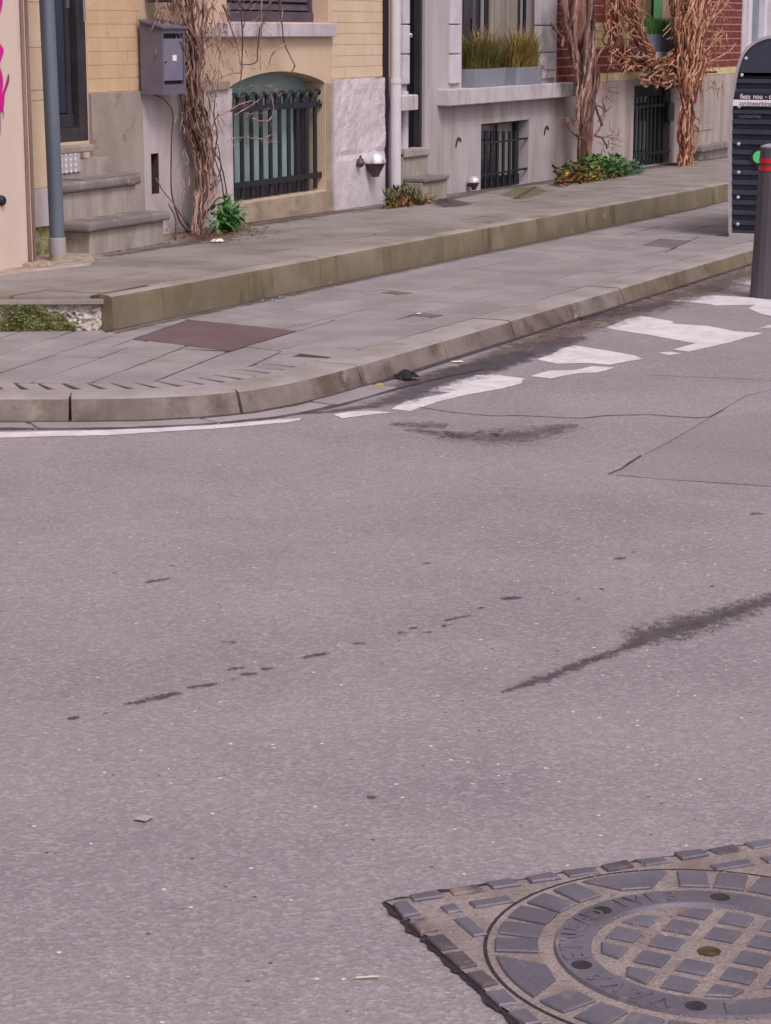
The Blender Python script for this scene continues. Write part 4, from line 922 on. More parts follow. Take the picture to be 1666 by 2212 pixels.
# ================================================================ LETTERBOXES
def letterbox(u0, u1, u2, vt0, vb, label, dz=0, partial=False):
    """left side panel u0-u1, front u1-u2"""
    y1 = FA - .04; d = .20; y0 = y1 - d
    s0 = P(u0, 120, y1).x; s1 = P(u2, 120, y0).x; zb = P(u1, vb, y0).z + dz; zt = P(u1, vt0, y0).z + dz; ztb = zt + .055
    t = thing('letterbox', ((s0+s1)/2, (y0+y1)/2, zb), label, 'letterbox', 'grey letterboxes on the yellow house')
    mb = MB(); mb.v = [(s0,y0,zb),(s1,y0,zb),(s1,y1,zb),(s0,y1,zb),(s0,y0,zt),(s1,y0,zt),(s1,y1,ztb),(s0,y1,ztb)]
    mb.f = [(0,3,2,1),(4,5,6,7),(1,2,6,5),(2,3,7,6),(3,0,4,7)]
    w = .022; fr = [(s0,zb),(s1,zb),(s1,zt),(s0,zt)]; inn = [(s0+w,zb+.075),(s1-w,zb+.075),(s1-w,zt-.035),(s0+w,zt-.035)]
    for i in range(4):
        j = (i+1) % 4; mb.quad((fr[i][0],y0,fr[i][1]),(fr[j][0],y0,fr[j][1]),(inn[j][0],y0,inn[j][1]),(inn[i][0],y0,inn[i][1]))
        mb.quad((inn[i][0],y0,inn[i][1]),(inn[j][0],y0,inn[j][1]),(inn[j][0],y0+.03,inn[j][1]),(inn[i][0],y0+.03,inn[i][1]))
    obj('body', mb, M_mail, t)
    obj('back', MB().box(s0+w, s1-w, y0+.03, y0+.035, zb+.07, zt-.03), M_dark, t)
    mb = MB(); o_ = .02; mb.v = [(s0-o_,y0-o_,zt),(s1+o_,y0-o_,zt),(s1+o_,y1,ztb),(s0-o_,y1,ztb),(s0-o_,y0-o_,zt+.02),(s1+o_,y0-o_,zt+.02),(s1+o_,y1,ztb+.02),(s0-o_,y1,ztb+.02)]
    mb.f = [(0,3,2,1),(4,5,6,7),(0,1,5,4),(1,2,6,5),(2,3,7,6),(3,0,4,7)]; obj('roof', mb, M_mail, t, bevel=.003)
    obj('door', MB().box(s0+w+.004, s1-w-.004, y0+.008, y0+.02, zb+.105, zt-.075), M_maild, t, bevel=.002)
    sc = s0 + (s1-s0)*.14; zc = (zb+zt)/2 + .0
    obj('lock', MB().lathe([(0,.010),(.010,.010),(.012,0)], (sc, y0+.008, zc), 12, axis=(0,-1,0)), M_chr, t, smooth=True)
    obj('name_tag', MB().box(s0+(s1-s0)*.48, s0+(s1-s0)*.64, y0+.004, y0+.008, zc+.005, zc+.05), M_stkw, t)
    return t
letterbox(303, 379, 400, 62, 203, 'grey metal wall letterbox with a white name tag beside the climbing stems')
y_ = FA-.24; zb_ = P(345, 4, y_).z; s0, s1 = P(318, 0, FA-.04).x, P(376, 0, y_).x
t = thing('letterbox', ((s0+s1)/2, y_, zb_), 'second letterbox cut off by the top edge of the photo', 'letterbox', 'grey letterboxes on the yellow house')
obj('body', MB().box(s0, s1, y_, FA-.04, zb_, zb_+.48), M_dfr, t, bevel=.006); obj('door', MB().box(s0+.03, s1-.03, y_-.006, y_-.001, zb_+.08, zb_+.42), M_mail, t)

# ================================================================ CHROME WALL LAMPS
def wall_lamp(u, v, w_px, label):
    """rim centre at (u, v): bright dome above, tapering dark body below"""
    c = P(u, v, 8.79 if u < 900 else 8.82); k = w_px / (FPX / (c.x*math.cos(YAW) + c.y*math.sin(YAW)))
    t = thing('wall_lamp', c - Vector((0,0,k*.8)), label, 'wall lamp', 'small chrome wall lamps')
    r = k / 2
    obj('dome', MB().lathe([(r,0),(r*1.0,r*.25),(r*.88,r*.62),(r*.62,r*.95),(r*.3,r*1.12),(0,r*1.18)], c, 24), M_dome, t, smooth=True)
    obj('body', MB().lathe([(r*.98,-.002),(r*.9,-r*.12),(r*.42,-r*1.0),(r*.36,-r*1.25),(0,-r*1.32)], c, 20), M_lampd, t, smooth=True)
    obj('bracket', MB().tube([c + Vector((0,0,-r*.5)), Vector((c.x, FA, c.z - r*.5))], r*.22, 8), M_lampd, t, smooth=True)
    return t
wall_lamp(811, 352, 46, 'larger chrome wall lamp on the flaking white plinth')
wall_lamp(1024, 394, 25, 'smaller chrome wall lamp beside the barred window of the grey house')
c = P(779, 352, 8.83)
gt = thing('wall_tap', c, 'small dull metal hose tap on the plinth left of the chrome lamp', 'tap')
obj('tap_body', MB().lathe([(0,-.045),(.03,-.03),(.042,0),(.03,.035),(.012,.05),(.012,.07),(0,.075)], c, 16), M_lampd, gt, smooth=True)
obj('tap_stem', MB().tube([c, Vector((c.x, FA, c.z))], .02, 8), M_lampd, gt, smooth=True)

# ================================================================ PLANTERS
def planter(name, s0, s1, y0, y1, z0, z1, mt, label, group=None):
    w = .02; t = thing(name, ((s0+s1)/2, (y0+y1)/2, z0), label, 'planter', group)
    mb = MB(); a = [(s0,y0),(s1,y0),(s1,y1),(s0,y1)]; e = .012
    lo = [(s0+e,y0+e),(s1-e,y0+e),(s1-e,y1-e),(s0+e,y1-e)]; inn = inset(a, w)
    for i in range(4):
        j = (i+1) % 4
        mb.quad((*lo[i],z0),(*lo[j],z0),(*a[j],z1),(*a[i],z1)); mb.quad((*a[i],z1),(*a[j],z1),(*inn[j],z1),(*inn[i],z1)); mb.quad((*inn[i],z1),(*inn[j],z1),(*inn[j],z1-.04),(*inn[i],z1-.04))
    obj('box', mb, mt, t); obj('soil', MB().quad(*[(*p, z1-.03) for p in inn]), M_soil, t); return t
def blades(mb, c, n, h, spread, base, w=.006, droop=.5, seg=4):
    for _ in range(n):
        x, y = c.x + U(-base[0], base[0]), c.y + U(-base[1], base[1]); a = U(0, 2*math.pi); l = h * U(.45, 1.05); s_ = spread * U(.2, 1)
        d = Vector((math.cos(a), math.sin(a), 0)); sd_ = Vector((-d.y, d.x, 0)); prev = None; n0 = len(mb.v)
        for k in range(seg + 1):
            t = k / seg; p = Vector((x, y, c.z)) + d * (s_ * t**1.6) + Vector((0, 0, l * (t - droop * .5 * t**3))); ww = w * (1 - t) + .0008
            mb.v += [tuple(p - sd_*ww), tuple(p + sd_*ww)]
        for k in range(seg): a_ = n0 + 2*k; mb.f.append((a_, a_+1, a_+3, a_+2))
def pl(u0, u1, u2, vt, vb, d):
    """front left/right edges seen at u1,u2; left face starts at u0"""
    y0 = FA - .12; y1 = y0 + d; return P(u1, (vt+vb)/2, y0).x, P(u2, (vt+vb)/2, y0).x, y0, y1, P(u1, vb, y0).z, P(u1, vt, y0).z
zsill = P(1026, 190, FA-.14).z
a = pl(997, 1026, 1093, 148, 190, .22); b2 = pl(1092, 1116, 1174, 145, 186, .22)
H_ = P(1030, 149, FA-.12).z
planter('planter', a[0], a[1], a[2], a[3], zsill+.002, H_, M_gpl, 'left light grey planter on the grey house window sill, greener grass inside', 'light grey planters on the sill')
planter('planter', b2[0], b2[1], b2[2], b2[3], zsill+.002, H_, M_gpl, 'right light grey planter on the grey house window sill, yellower grass inside', 'light grey planters on the sill')
for q, ms, lab in ((a, (M_gr1, M_gr1), 'tuft of olive green grass in the left sill planter'), (b2, (M_gr2, M_gr1), 'tuft of straw yellow grass in the right sill planter')):
    c = Vector(((q[0]+q[1])/2, (q[2]+q[3])/2, H_-.03)); t = thing('ornamental_grass', c, lab, 'grass plant', 'ornamental grasses in the sill planters')
    for m_, n_ in zip(ms, (600, 420)):
        mb = MB(); blades(mb, c, n_, .54, .34, ((q[1]-q[0])*.42, .07), w=.0042, droop=U(.5,.9)); obj('blades', mb, m_, t, kind='stuff')
    mb = MB(); blades(mb, c, 110, .74, .42, ((q[1]-q[0])*.3, .05), w=.004); obj('seed_stems', mb, M_gr2, t, kind='stuff')
y0 = FA - .11; x0, x1, x2 = P(1391,92,y0).x, P(1421,92,y0).x, P(1456,90,y0).x; z0, z1 = W3[2]+.0, P(1395,74,y0).z
planter('planter', x0, x1-.02, y0, y0+.2, z0, z1, M_gpl2, 'left half of the slate grey planter pair below the green window', 'slate planters under the green window')
planter('planter', x1+.01, x2, y0-.02, y0+.18, z0, z1, M_gpl2, 'right half of the slate grey planter pair below the green window', 'slate planters under the green window')
c = Vector(((x0+x2)/2-.05, y0+.1, z1-.02)); mb = MB(); blades(mb, c, 2600, .30, .16, ((x2-x0)*.47, .09), w=.005, droop=.45)
tag(obj('bushy_green_plant', mb, M_mossp), 'low bushy green plant filling the slate planters at the green window', 'plant')

# ================================================================ BICYCLE BOX
XB = G(1582, 512, LOW).x
zfl = PX(1582, 503, XB).z
outl = [(1581,503),(1581,400),(1581.5,300),(1583,240),(1585.5,212),(1590,184),(1597,150),(1603,131),(1609,117),(1617,107),(1627,98),(1637,91.5),(1648,87),(1658,84),(1668,82.5)]
ol = [PX(u, v, XB) for u, v in outl]; ol = [(p.y, p.z) for p in ol]
yl = ol[0][0]; zt_ = ol[-1][1]; ymid = ol[-1][0] - .10
ol.append((ymid, zt_ + .004)); mir = [(2*ymid - y, z) for y, z in ol[:-1]][::-1]; prof = ol + mir
bb_ = thing('bicycle_box', (XB + 1.0, ymid, zg(XB, LOW)), 'dark blue-grey corrugated bicycle storage box with rounded top', 'bike box')
def left_at(z):
    for (ya, za), (yb2, zb2) in zip(ol[:-1], ol[1:]):
        if za <= z <= zb2: return ya + (yb2-ya)*(z-za)/(zb2-za+1e-9)
    return ol[-1][0]
mb = MB(); pitch = .0925; zc = P(1,1,1).z; zs = [(zfl, 0)]; zmax_c = PX(1590, 168, XB).z; z = zfl + .02
while z < zmax_c:
    zs += [(z, 0), (z+pitch*.14, .042), (z+pitch*.5, .042), (z+pitch*.64, 0)]; z += pitch
zs.append((zmax_c + .02, 0)); z = zmax_c + .02
while z < zt_ - .01: z += .03; zs.append((min(z, zt_-.002), 0))
for z, d in zs:
    yy = left_at(z) - .004; mb.v += [(XB + d, yy, z), (XB + d, 2*ymid - yy, z)]
for i in range(len(zs)-1): a = 2*i; mb.f.append((a, a+1, a+3, a+2))
obj('corrugated_panel', mb, M_bk, bb_)
sh = MB(); L = 2.2; K = len(prof)
for x in (XB + .03, XB + L): sh.v += [(x, y, z) for y, z in prof]
for i in range(K-1): sh.f.append((i, i+1, K+i+1, K+i))
sh.f.append(tuple(K + i for i in range(K))); sh.f.append((0, K, 2*K-1, K-1)); obj('shell', sh, M_bk, bb_)
tr = MB()
for off, x in ((0, XB - .012), (.0, XB + .035)): tr.v += [(x, y, z) for y, z in prof]
def inn_prof(d):
    out = []
    for i, p in enumerate(prof):
        a = Vector(prof[max(i-1,0)]); b = Vector(prof[min(i+1,K-1)]); t = (b-a).normalized(); n = Vector((t.y, -t.x)); out.append((p[0]+n.x*d, p[1]+n.y*d))
    return out
ip = inn_prof(.028); tr.v += [(XB - .012, y, z) for y, z in ip]
for i in range(K-1): tr.f += [(i, i+1, K+i+1, K+i), (i, 2*K+i, 2*K+i+1, i+1)]
obj('edge_trim', tr, M_alu, bb_)
obj('base_rail', MB().box(XB - .03, XB + .02, yl + .02, 2*ymid - yl, zfl - .045, zfl), M_alu, bb_, bevel=.004)
for yy in (yl - .16, ymid - .3): obj('foot', MB().box(XB + .04, XB + .10, yy - .03, yy + .03, zg(XB, LOW) if yy > 4.95 else zg(XB), zfl - .046), M_iron, bb_)
for u, v in ((1611.5, 163), (1598,125+0), (1596, 311), (1597, 230), (1596, 372), (1595, 426), (1594, 484)):
    if (u, v) == (1611.5, 163): u, v = 1603, 162
    if (u, v) == (1598, 125): u, v = 1612, 126
    p = PX(u, v, XB); obj('bolt', MB().lathe([(.017,0),(.016,.006),(.008,.011),(0,.012)], (XB + .0, p.y, p.z), 12, axis=(-1,0,0)), M_bolt, bb_, smooth=True)
def px_rect(u0, v0, u1, v1, x): a = PX(u0, v0, x); b = PX(u1, v1, x); return a, b
a, b = px_rect(1588, 199, 1690, 214.5, XB - .004); obj('dark_strip', MB().box(XB-.004, XB-.001, a.y, b.y, b.z, a.z), M_stkd, bb_)
a, b = px_rect(1583.5, 215, 1690, 230, XB - .008); obj('white_strip', MB().box(XB-.010, XB-.006, a.y, b.y, b.z, a.z), M_stkw, bb_, bevel=.002)
def text_on(body, u, v, size, x, mt, name='lettering', parent=bb_, sx=1.0):
    cu = bpy.data.curves.new('t', 'FONT'); cu.body = body; cu.size = size; cu.extrude = .0005; cu.offset = size*.012
    to = bpy.data.objects.new('t', cu); S.collection.objects.link(to); bpy.context.view_layer.update()
    me = bpy.data.meshes.new_from_object(to.evaluated_get(bpy.context.evaluated_depsgraph_get())); bpy.data.objects.remove(to)
    me.name = name; me.materials.clear(); me.materials.append(mt); p = PX(u, v, x)
    o = bpy.data.objects.new(name, me); S.collection.objects.link(o); o.parent = parent
    o.location = p - ORG[parent.name]; o.rotation_euler = Matrix(((0,0,-1),(-1,0,0),(0,1,0))).to_euler(); o.scale = (sx, 1, 1); ORG[o.name] = p; return o
text_on('fiets', 1599, 213, .062, XB - .006, M_inkw, sx=.95); text_on('nou', 1627, 213, .062, XB - .006, M_inkw, sx=.95); text_on('- c', 1653, 213, .062, XB - .006, M_inkw, sx=.95)
text_on('cycloparking', 1597.5, 227, .058, XB - .0125, M_inkg, sx=1.05)
text_on('cycloparking', 1597, 253.5, .045, XB - .002, M_inkf, sx=.9)
c = PX(1640, 339, XB - .004); R_ = .085
obj('round_badge', MB().lathe([(0,.002),(R_,.002),(R_,0)], (XB-.004, c.y, c.z), 24, axis=(-1,0,0)), M_dark, bb_)
obj('badge_emblem', MB().lathe([(0,.004),(R_*.66,.004),(R_*.66,.003)], (XB-.004, c.y, c.z), 24, axis=(-1,0,0)), M_gre, bb_)

# ================================================================ BOLLARD
bp = G(1660, 642, 0); D_ = bp.x*math.cos(YAW) + bp.y*math.sin(YAW); k = D_/FPX
def bz(v): return P(1657, v, bp.y).z
bo = thing('bollard', bp, 'charcoal plastic bollard with two red bands at the right edge', 'bollard')
rb = lambda z: (40 - (z - bp.z)/(bz(325)-bp.z)*11) * k
zs_ = [bp.z - .02 + (bz(322)-bp.z+.02)*i/8 for i in range(9)]
mb = MB(); mb.lathe([(rb(z), z - bp.z) for z in zs_] + [(rb(zs_[-1])*.96, bz(318)-bp.z)], bp, 16); obj('shaft', mb, M_boll, bo)
zt_ = bz(320) - bp.z; mb = MB().lathe([(rb(bz(322))*.99, zt_-.004),(rb(bz(322))*1.0, zt_+.006),(rb(bz(322))*.5, zt_+.022),(0, zt_+.026)], bp, 24); obj('cap', mb, M_capb, bo, smooth=True)
for v0, v1 in ((344, 354), (360.5, 370)): mb = MB().lathe([(rb(bz(v1))+.003, bz(v1)-bp.z), (rb(bz(v0))+.003, bz(v0)-bp.z)], bp, 30); obj('red_band', mb, M_red, bo, smooth=True)

# ================================================================ MANHOLE
Mc = G(1532, 2066, 0); M0 = Vector((Mc.x, Mc.y)); ang = math.radians(47.2)
E1 = Vector((math.cos(ang), math.sin(ang))); E2 = Vector((-math.sin(ang), math.cos(ang)))
def ML(a, b, h=0): p = M0 + E1*a + E2*b; return (p.x, p.y, zg(p.x) + h)
def mprism(mb, loc, z0, z1, ch=0):
    poly = [(ML(*q)[0], ML(*q)[1]) for q in loc]; mb.prism(poly, lambda x,y: zg(x)+z0, lambda x,y: zg(x)+z1, ch); return mb
fr = thing('manhole_surround', Mc, 'square cast iron manhole surround with raised blocks set in the asphalt', 'manhole frame')
sq = .492; gap = []
for e in range(4):
    for i in range(150):
        t = -1 + 2*i/150; j = .004 + .018*abs(noise.fractal(Vector((e*7 + t*5, 3, 1)), .8, 2, 4)) + .003*R()
        a, b = [(t*sq, -sq-j), (sq+j, t*sq), (-t*sq, sq+j), (-sq-j, -t*sq)][e]; gap.append(ML(a, b, .0045))
mb = MB(); mb.quad(*gap); obj('dark_gap', mb, M_gap, fr)
plate_ = MB(); nseg = 144
circ = [(.447*math.cos(2*math.pi*i/nseg), .447*math.sin(2*math.pi*i/nseg)) for i in range(nseg)]
def sqpt(a): c, s_ = math.cos(a), math.sin(a); m_ = max(abs(c), abs(s_)); return (c/m_*sq, s_/m_*sq)
o_ = [tuple(c_ * (1 - .022*R()) for c_ in sqpt(2*math.pi*i/nseg)) for i in range(nseg)]
for i in range(nseg): j = (i+1) % nseg; plate_.quad(ML(*o_[i],.008), ML(*o_[j],.008), ML(*circ[j],.008), ML(*circ[i],.008))
obj('filled_bed', plate_, M_sand, fr)
ROT = lambda a, b, q: [(a,b),(-b,a),(-a,-b),(b,-a)][q]
for q in range(4):
    x = -.44
    while x < .44:
        l = .070 + U(-.008,.004); rc = [(x, .452+U(0,.005)), (x+l, .452+U(0,.005)), (x+l+U(-.006,.004), .492+U(-.006,.003)), (x+U(-.004,.006), .492+U(-.006,.003))]
        obj('block', mprism(MB(), [ROT(a, b, q) for a, b in rc], 0, .0150 + U(-.003,.001), .003), M_mhb2 if R() < .4 else M_mhb, fr); x += .092
    for r_ in ((.372,.410,.366,.400), (.243,.338,.370,.402), (.376,.410,.245,.335)):
        rc = [(r_[0],r_[2]),(r_[1],r_[2]),(r_[1],r_[3]),(r_[0],r_[3])]
        obj('block', mprism(MB(), [ROT(a, b, q) for a, b in rc], 0, .0135, .003), M_mhb, fr)
cv = thing('manhole_cover', Mc, 'round cast iron manhole cover with lettered ring and raised square grid', 'manhole cover')
def ringm(r0, r1, h, seg=72, h1=None):
    mb = MB(); h1 = h if h1 is None else h1
    for i in range(seg):
        a, b = 2*math.pi*i/seg, 2*math.pi*(i+1)/seg
        p = lambda r, t, hh: ML(r*math.cos(t), r*math.sin(t), hh); mb.quad(p(r0,a,h), p(r1,a,h1), p(r1,b,h1), p(r0,b,h))
    return mb
mb = ringm(.440, .4475, .0092); obj('rim_gap', mb, M_gap, cv)
mb = ringm(0, .441, .009, 72); obj('filled_bed', mb, M_sand, cv)
tr_ = ringm(.238, .304, .017); tr_.v += []; e_ = ringm(.304, .308, .017, h1=.008); 
for src in (e_, ringm(.232, .238, .008, h1=.017)): n0 = len(tr_.v); tr_.v += src.v; tr_.f += [tuple(i+n0 for i in f) for f in src.f]
ltr = obj('lettered_ring', tr_, M_mh, cv)
for a in (28.5, 118.5, 208.5, 298.5):
    def arc(r, t0, t1, n): return [(r*math.cos(math.radians(t0+(t1-t0)*i/n)-ang), r*math.sin(math.radians(t0+(t1-t0)*i/n)-ang)) for i in range(n+1)]
    # wide plate: outer arc, pointed inner end
    obj('block', mprism(MB(), arc(.424, a, a+27, 6) + [(.345*math.cos(math.radians(a+20)-ang), .345*math.sin(math.radians(a+20)-ang)), (.336*math.cos(math.radians(a+9)-ang), .336*math.sin(math.radians(a+9)-ang))], .006, .0150, .0025), M_mhb, cv)
    for i in range(5):
        t0 = a + 29.8 + i*12.15; t1 = t0 + 8.6; obj('block', mprism(MB(), arc(.424, t0, t1, 2) + arc(.340, t0-1.0, t1+1.2, 1)[::-1], .006, .0150+U(-.001,.001), .0025), M_mhb, cv)
rg = math.radians(-2 + 0); gx_, gy_ = (math.cos(rg), math.sin(rg)), (-math.sin(rg), math.cos(rg))
for i in range(-3, 4):
    for j in range(-3, 4):
        cx, cy = gx_[0]*i*.0885 + gy_[0]*j*.0885, gx_[1]*i*.0885 + gy_[1]*j*.0885; r = math.hypot(cx, cy)
        if r > .205 or (i == 0 and j == 0): continue
        h = .0295; cor = []
        for sx, sy in ((-1,-1),(1,-1),(1,1),(-1,1)):
            px_, py_ = cx + gx_[0]*h*sx + gy_[0]*h*sy, cy + gx_[1]*h*sx + gy_[1]*h*sy; rr = math.hypot(px_, py_); kk = min(1, .214/rr); cor.append((px_*kk, py_*kk))
        poly = [(M0.x + a, M0.y + b) for a, b in cor]
        if abs(area(poly)) < .001: continue
        obj('block', MB().prism(poly, lambda x,y: zg(x)+.006, lambda x,y: zg(x)+.0150, .003), M_mhb, cv)
for a in (69.7, 11.3, 132.1, 190.9, 251, 311):
    c = (M0.x + .273*math.cos(math.radians(a)), M0.y + .273*math.sin(math.radians(a))); zc = zg(c[0])
    obj('hole', MB().lathe([(0,.0176),(.0195,.0178),(.021,.0172)], (c[0], c[1], zc), 18), M_gap, cv)
obj('key_hole', MB().lathe([(0,.0105),(.016,.0105),(.024,.0112)], (M0.x, M0.y, zg(M0.x)), 10), mat('wet_leaf', (92,70,40), (66,48,32), sc=60, bump=.6), cv)
def ring_letter(ch, deg, r=.271):
    cu = bpy.data.curves.new('t', 'FONT'); cu.body = ch; cu.size = .064; cu.extrude = .0016; cu.align_x = 'CENTER'; cu.align_y = 'CENTER'; cu.offset = 0
    to = bpy.data.objects.new('t', cu); S.collection.objects.link(to); bpy.context.view_layer.update()
    me = bpy.data.meshes.new_from_object(to.evaluated_get(bpy.context.evaluated_depsgraph_get())); bpy.data.objects.remove(to)
    me.name = 'raised_letter'; me.materials.clear(); me.materials.append(M_mh); a = math.radians(deg)
    p = Vector((M0.x + r*math.cos(a), M0.y + r*math.sin(a), 0)); p.z = zg(p.x) + .018
    o = bpy.data.objects.new('raised_letter', me); S.collection.objects.link(o); o.parent = ltr; o.location = p - ORG[ltr.name]; o.rotation_euler = (0, 0, a - math.pi/2)
for ch, d in zip('ETNE', (124, 114, 104, 94)): ring_letter(ch, d)
for ch, d in zip('AD', (84, 76)): ring_letter(ch, d)
for ch, d in zip('IVI3', (58, 50, 43, 33)): ring_letter(ch, d)
for ch, d in zip('AVAVI', (145, 156, 167, 178, 203)): ring_letter(ch, d)
sand = MB()
for _ in range(500):
    a = U(0, 2*math.pi); r = U(.1, .5); c = Vector((M0.x + r*math.cos(a), M0.y + r*math.sin(a), 0)); c.z = zg(c.x) + .011; s_ = U(.0008, .0028)
    sand.quad(c + Vector((-s_,0,0)), c + Vector((0,-s_,s_*.5)), c + Vector((s_,0,s_)), c + Vector((0,s_,s_)))
tag(obj('grit', sand, M_sand), kind='stuff')

# ================================================================ CLIMBERS AND TREES
def cat(pts, n):
    out = []; p = [Vector(q) for q in pts]
    for i in range(len(p)-1):
        a = p[max(i-1,0)]; b = p[i]; c = p[i+1]; d = p[min(i+2, len(p)-1)]
        for k in range(n): t = k/n; out.append(.5*((2*b)+(-a+c)*t+(2*a-5*b+4*c-d)*t*t+(-a+3*b-3*c+d)*t**3))
    out.append(p[-1]); return out
def wob(pts, amp, f, seed):
    o_ = []
    for i, p in enumerate(pts):
        v = noise.noise_vector(Vector((i*f, seed*3.7, seed*1.3))) + .45*noise.noise_vector(Vector((i*f*3.1, seed*1.7, seed*4.3))); o_.append(p + Vector((v.x, v.y*.6, v.z*.5))*amp)
    return o_
def strand(mb, uvs, y, r0, r1, amp=.03, sub=5, f=.25, k=6, seed=None):
    """uvs: (u, v) photo measurements or (u, v, y)"""
    seed = R()*100 if seed is None else seed
    pts = [P(q[0], q[1], q[2] if len(q) > 2 else y) for q in uvs]; c = wob(cat(pts, sub), amp, f, seed); n = len(c)
    rad = [max(.0015, (r0 + (r1-r0)*i/(n-1)) * (1 + .22*noise.noise(Vector((i*.7, seed, 5))))) for i in range(n)]
    mb.tube(c, rad, k); return c
# -- climber 1 on the yellow house
v1 = thing('climbing_vine', P(428, 515, 8.62), 'bare twisted climbing vine beside the letterbox on the yellow house', 'vine')
spine = [(432,522,8.60),(428,470,8.66),(440,400,8.72),(432,330,8.76),(418,260,8.76),(415,190,8.74),(420,120,8.72),(412,60,8.72),(405,-20,8.72),(400,-120,8.74)]
core = MB()
for k in range(4): strand(core, [(u+U(-7,7)*(1-i/12), v, y+U(-.02,.02)) for i, (u, v, y) in enumerate(spine)], 8.7, .020, .022, amp=.035, k=7, f=.3)
obj('trunk', core, M_barkd, v1, smooth=True)
for k in range(32):
    mb = MB(); ph = U(0, 6.28); sp_ = []; om = U(.15, .95); wd = U(.5, 1.25)
    spread = [10, 9, 14, 16, 18, 16, 18, 26, 38, 50]
    for i, (u, v, y) in enumerate(spine): sp_.append((u + wd*spread[i]*math.sin(ph + i*om) + U(-4,4) + (12 if 2 <= i <= 4 else 0)*(k % 3 == 0), v + U(-10,10)*(i > 0), y - .03 + .045*math.cos(ph + i*om)))
    a = random.choice([0, 0, 1, 2, 3]); e_ = random.choice([10, 10, 9, 7, 6]); strand(mb, sp_[a:max(e_, a+3)], 8.7, U(.005,.011), U(.003,.008), amp=.05, f=.4, k=5); obj('stem', mb, random.choice([M_bark, M_bark, M_barkm, M_barkd]), v1, smooth=True)
loose = [[(436,520),(395,470),(360,420),(338,385)], [(432,522),(390,480),(372,420),(370,300),(372,240),(350,212),(335,205)], [(430,515),(402,470),(395,430),(400,405)], [(380,518,8.55),(378,470),(365,440)],
         [(440,470),(470,430),(488,420),(478,360),(462,320),(458,280),(470,250)], [(462,330),(470,290),(462,250),(468,200)], [(455,400),(476,370),(470,310)], [(488,505),(486,440),(480,395),(466,340),(470,300)],
         [(440,420),(462,402),(478,385),(472,370)], [(400,140),(412,118),(440,92),(460,80)], [(520,0),(522,60),(523,120),(521,165),(512,190)], [(566,-5),(565,60),(563,155)], [(603,-10),(608,45),(616,95),(637,142)],
         [(616,95),(590,115),(578,150)], [(637,142),(634,150),(622,168)], [(560,60),(556,120),(548,138),(520,140)], [(470,250),(494,240),(520,225),(545,218)], [(498,240),(520,232),(548,226)], [(545,255),(575,262),(590,240),(585,200),(575,185)],
         [(500,300),(530,296),(560,300),(590,290)], [(505,250),(530,235),(560,215)], [(480,10),(500,60),(515,110),(520,160)], [(590,-10),(578,30),(562,60)], [(600,-10),(610,25),(606,45)], [(480,100),(474,140),(470,190)], [(448,200),(455,240),(446,300)],
         [(430,205),(455,190),(470,170),(498,160),(520,158)], [(448,160),(458,185),(470,210)], [(515,5),(530,30),(522,70)]]
for L_ in loose:
    mb = MB(); strand(mb, L_, 8.78, U(.006,.010), .004, amp=.018, k=5); obj('twig', mb, M_bark if R() < .5 else M_barkd, v1, smooth=True)
fz = MB()
for _ in range(170):
    u, v = U(480, 590), U(-10, 150) if R() < .6 else U(185, 320)
    if v > 150: u = U(498, 600)
    d = U(5, 22); a = U(0, 6.28); strand(fz, [(u, v, 8.80), (u + d*.5*math.cos(a)+U(-3,3), v + d*.5*math.sin(a), 8.79), (u + d*math.cos(a), v + d*math.sin(a), 8.78)], 8.8, .0028, .0012, amp=.012, sub=2, k=3)
for _ in range(280):
    u, v = (U(335, 490), U(-20, 100)) if R() < .6 else (U(385, 475), U(100, 420)); d = U(8, 50); a = U(1.0, 2.1); strand(fz, [(u, v, 8.74), (u + d*.5*math.cos(a), v + d*.5*math.sin(a), 8.70), (u + d*math.cos(a), v + d*math.sin(a), 8.74)], 8.7, .005, .002, amp=.02, sub=2, k=4)
obj('fine_twigs', fz, M_bark, v1, kind='stuff')
# -- tree 2: smooth trunk by the grey house's right end
y2 = 8.62
t2 = thing('tree', P(1262, 362, y2), 'smooth brown trunk standing in ivy between grey and brick houses', 'tree')
mb = MB(); pts = [(1263,368,y2),(1262,340,y2),(1262,300,y2),(1261,260,y2),(1263,220,y2),(1266,180,y2),(1262,140,y2),(1256,100,y2),(1250,60,y2),(1246,20,y2),(1244,-60,y2)]
c = wob(cat([P(*q) for q in pts], 4), .01, .2, 3); n = len(c); mb.tube(c, [.088 - .012*min(1, i/8) + .04*max(0, (i-22)/20) + .006*noise.noise(Vector((i*.8,1,1))) for i in range(n)], 16); obj('trunk', mb, M_bark2, t2, smooth=True)
for k in range(34):
    mb = MB(); ph = U(0, 6.28); a = random.choice([0, 1, 1, 2, 3, 4]); L_ = []; om = U(.15, .6)
    for i, (u, v, y) in enumerate(pts[a:]): L_.append((u + (9 + 2.7*(i + a))*math.sin(ph + i*om) + 2, v, y - .06 - .03*math.cos(ph + i*om)))
    strand(mb, L_, y2, .006, U(.014,.026), amp=.04, k=6); obj('stem', mb, random.choice([M_bark2, M_bark, M_barkd]), t2, smooth=True)
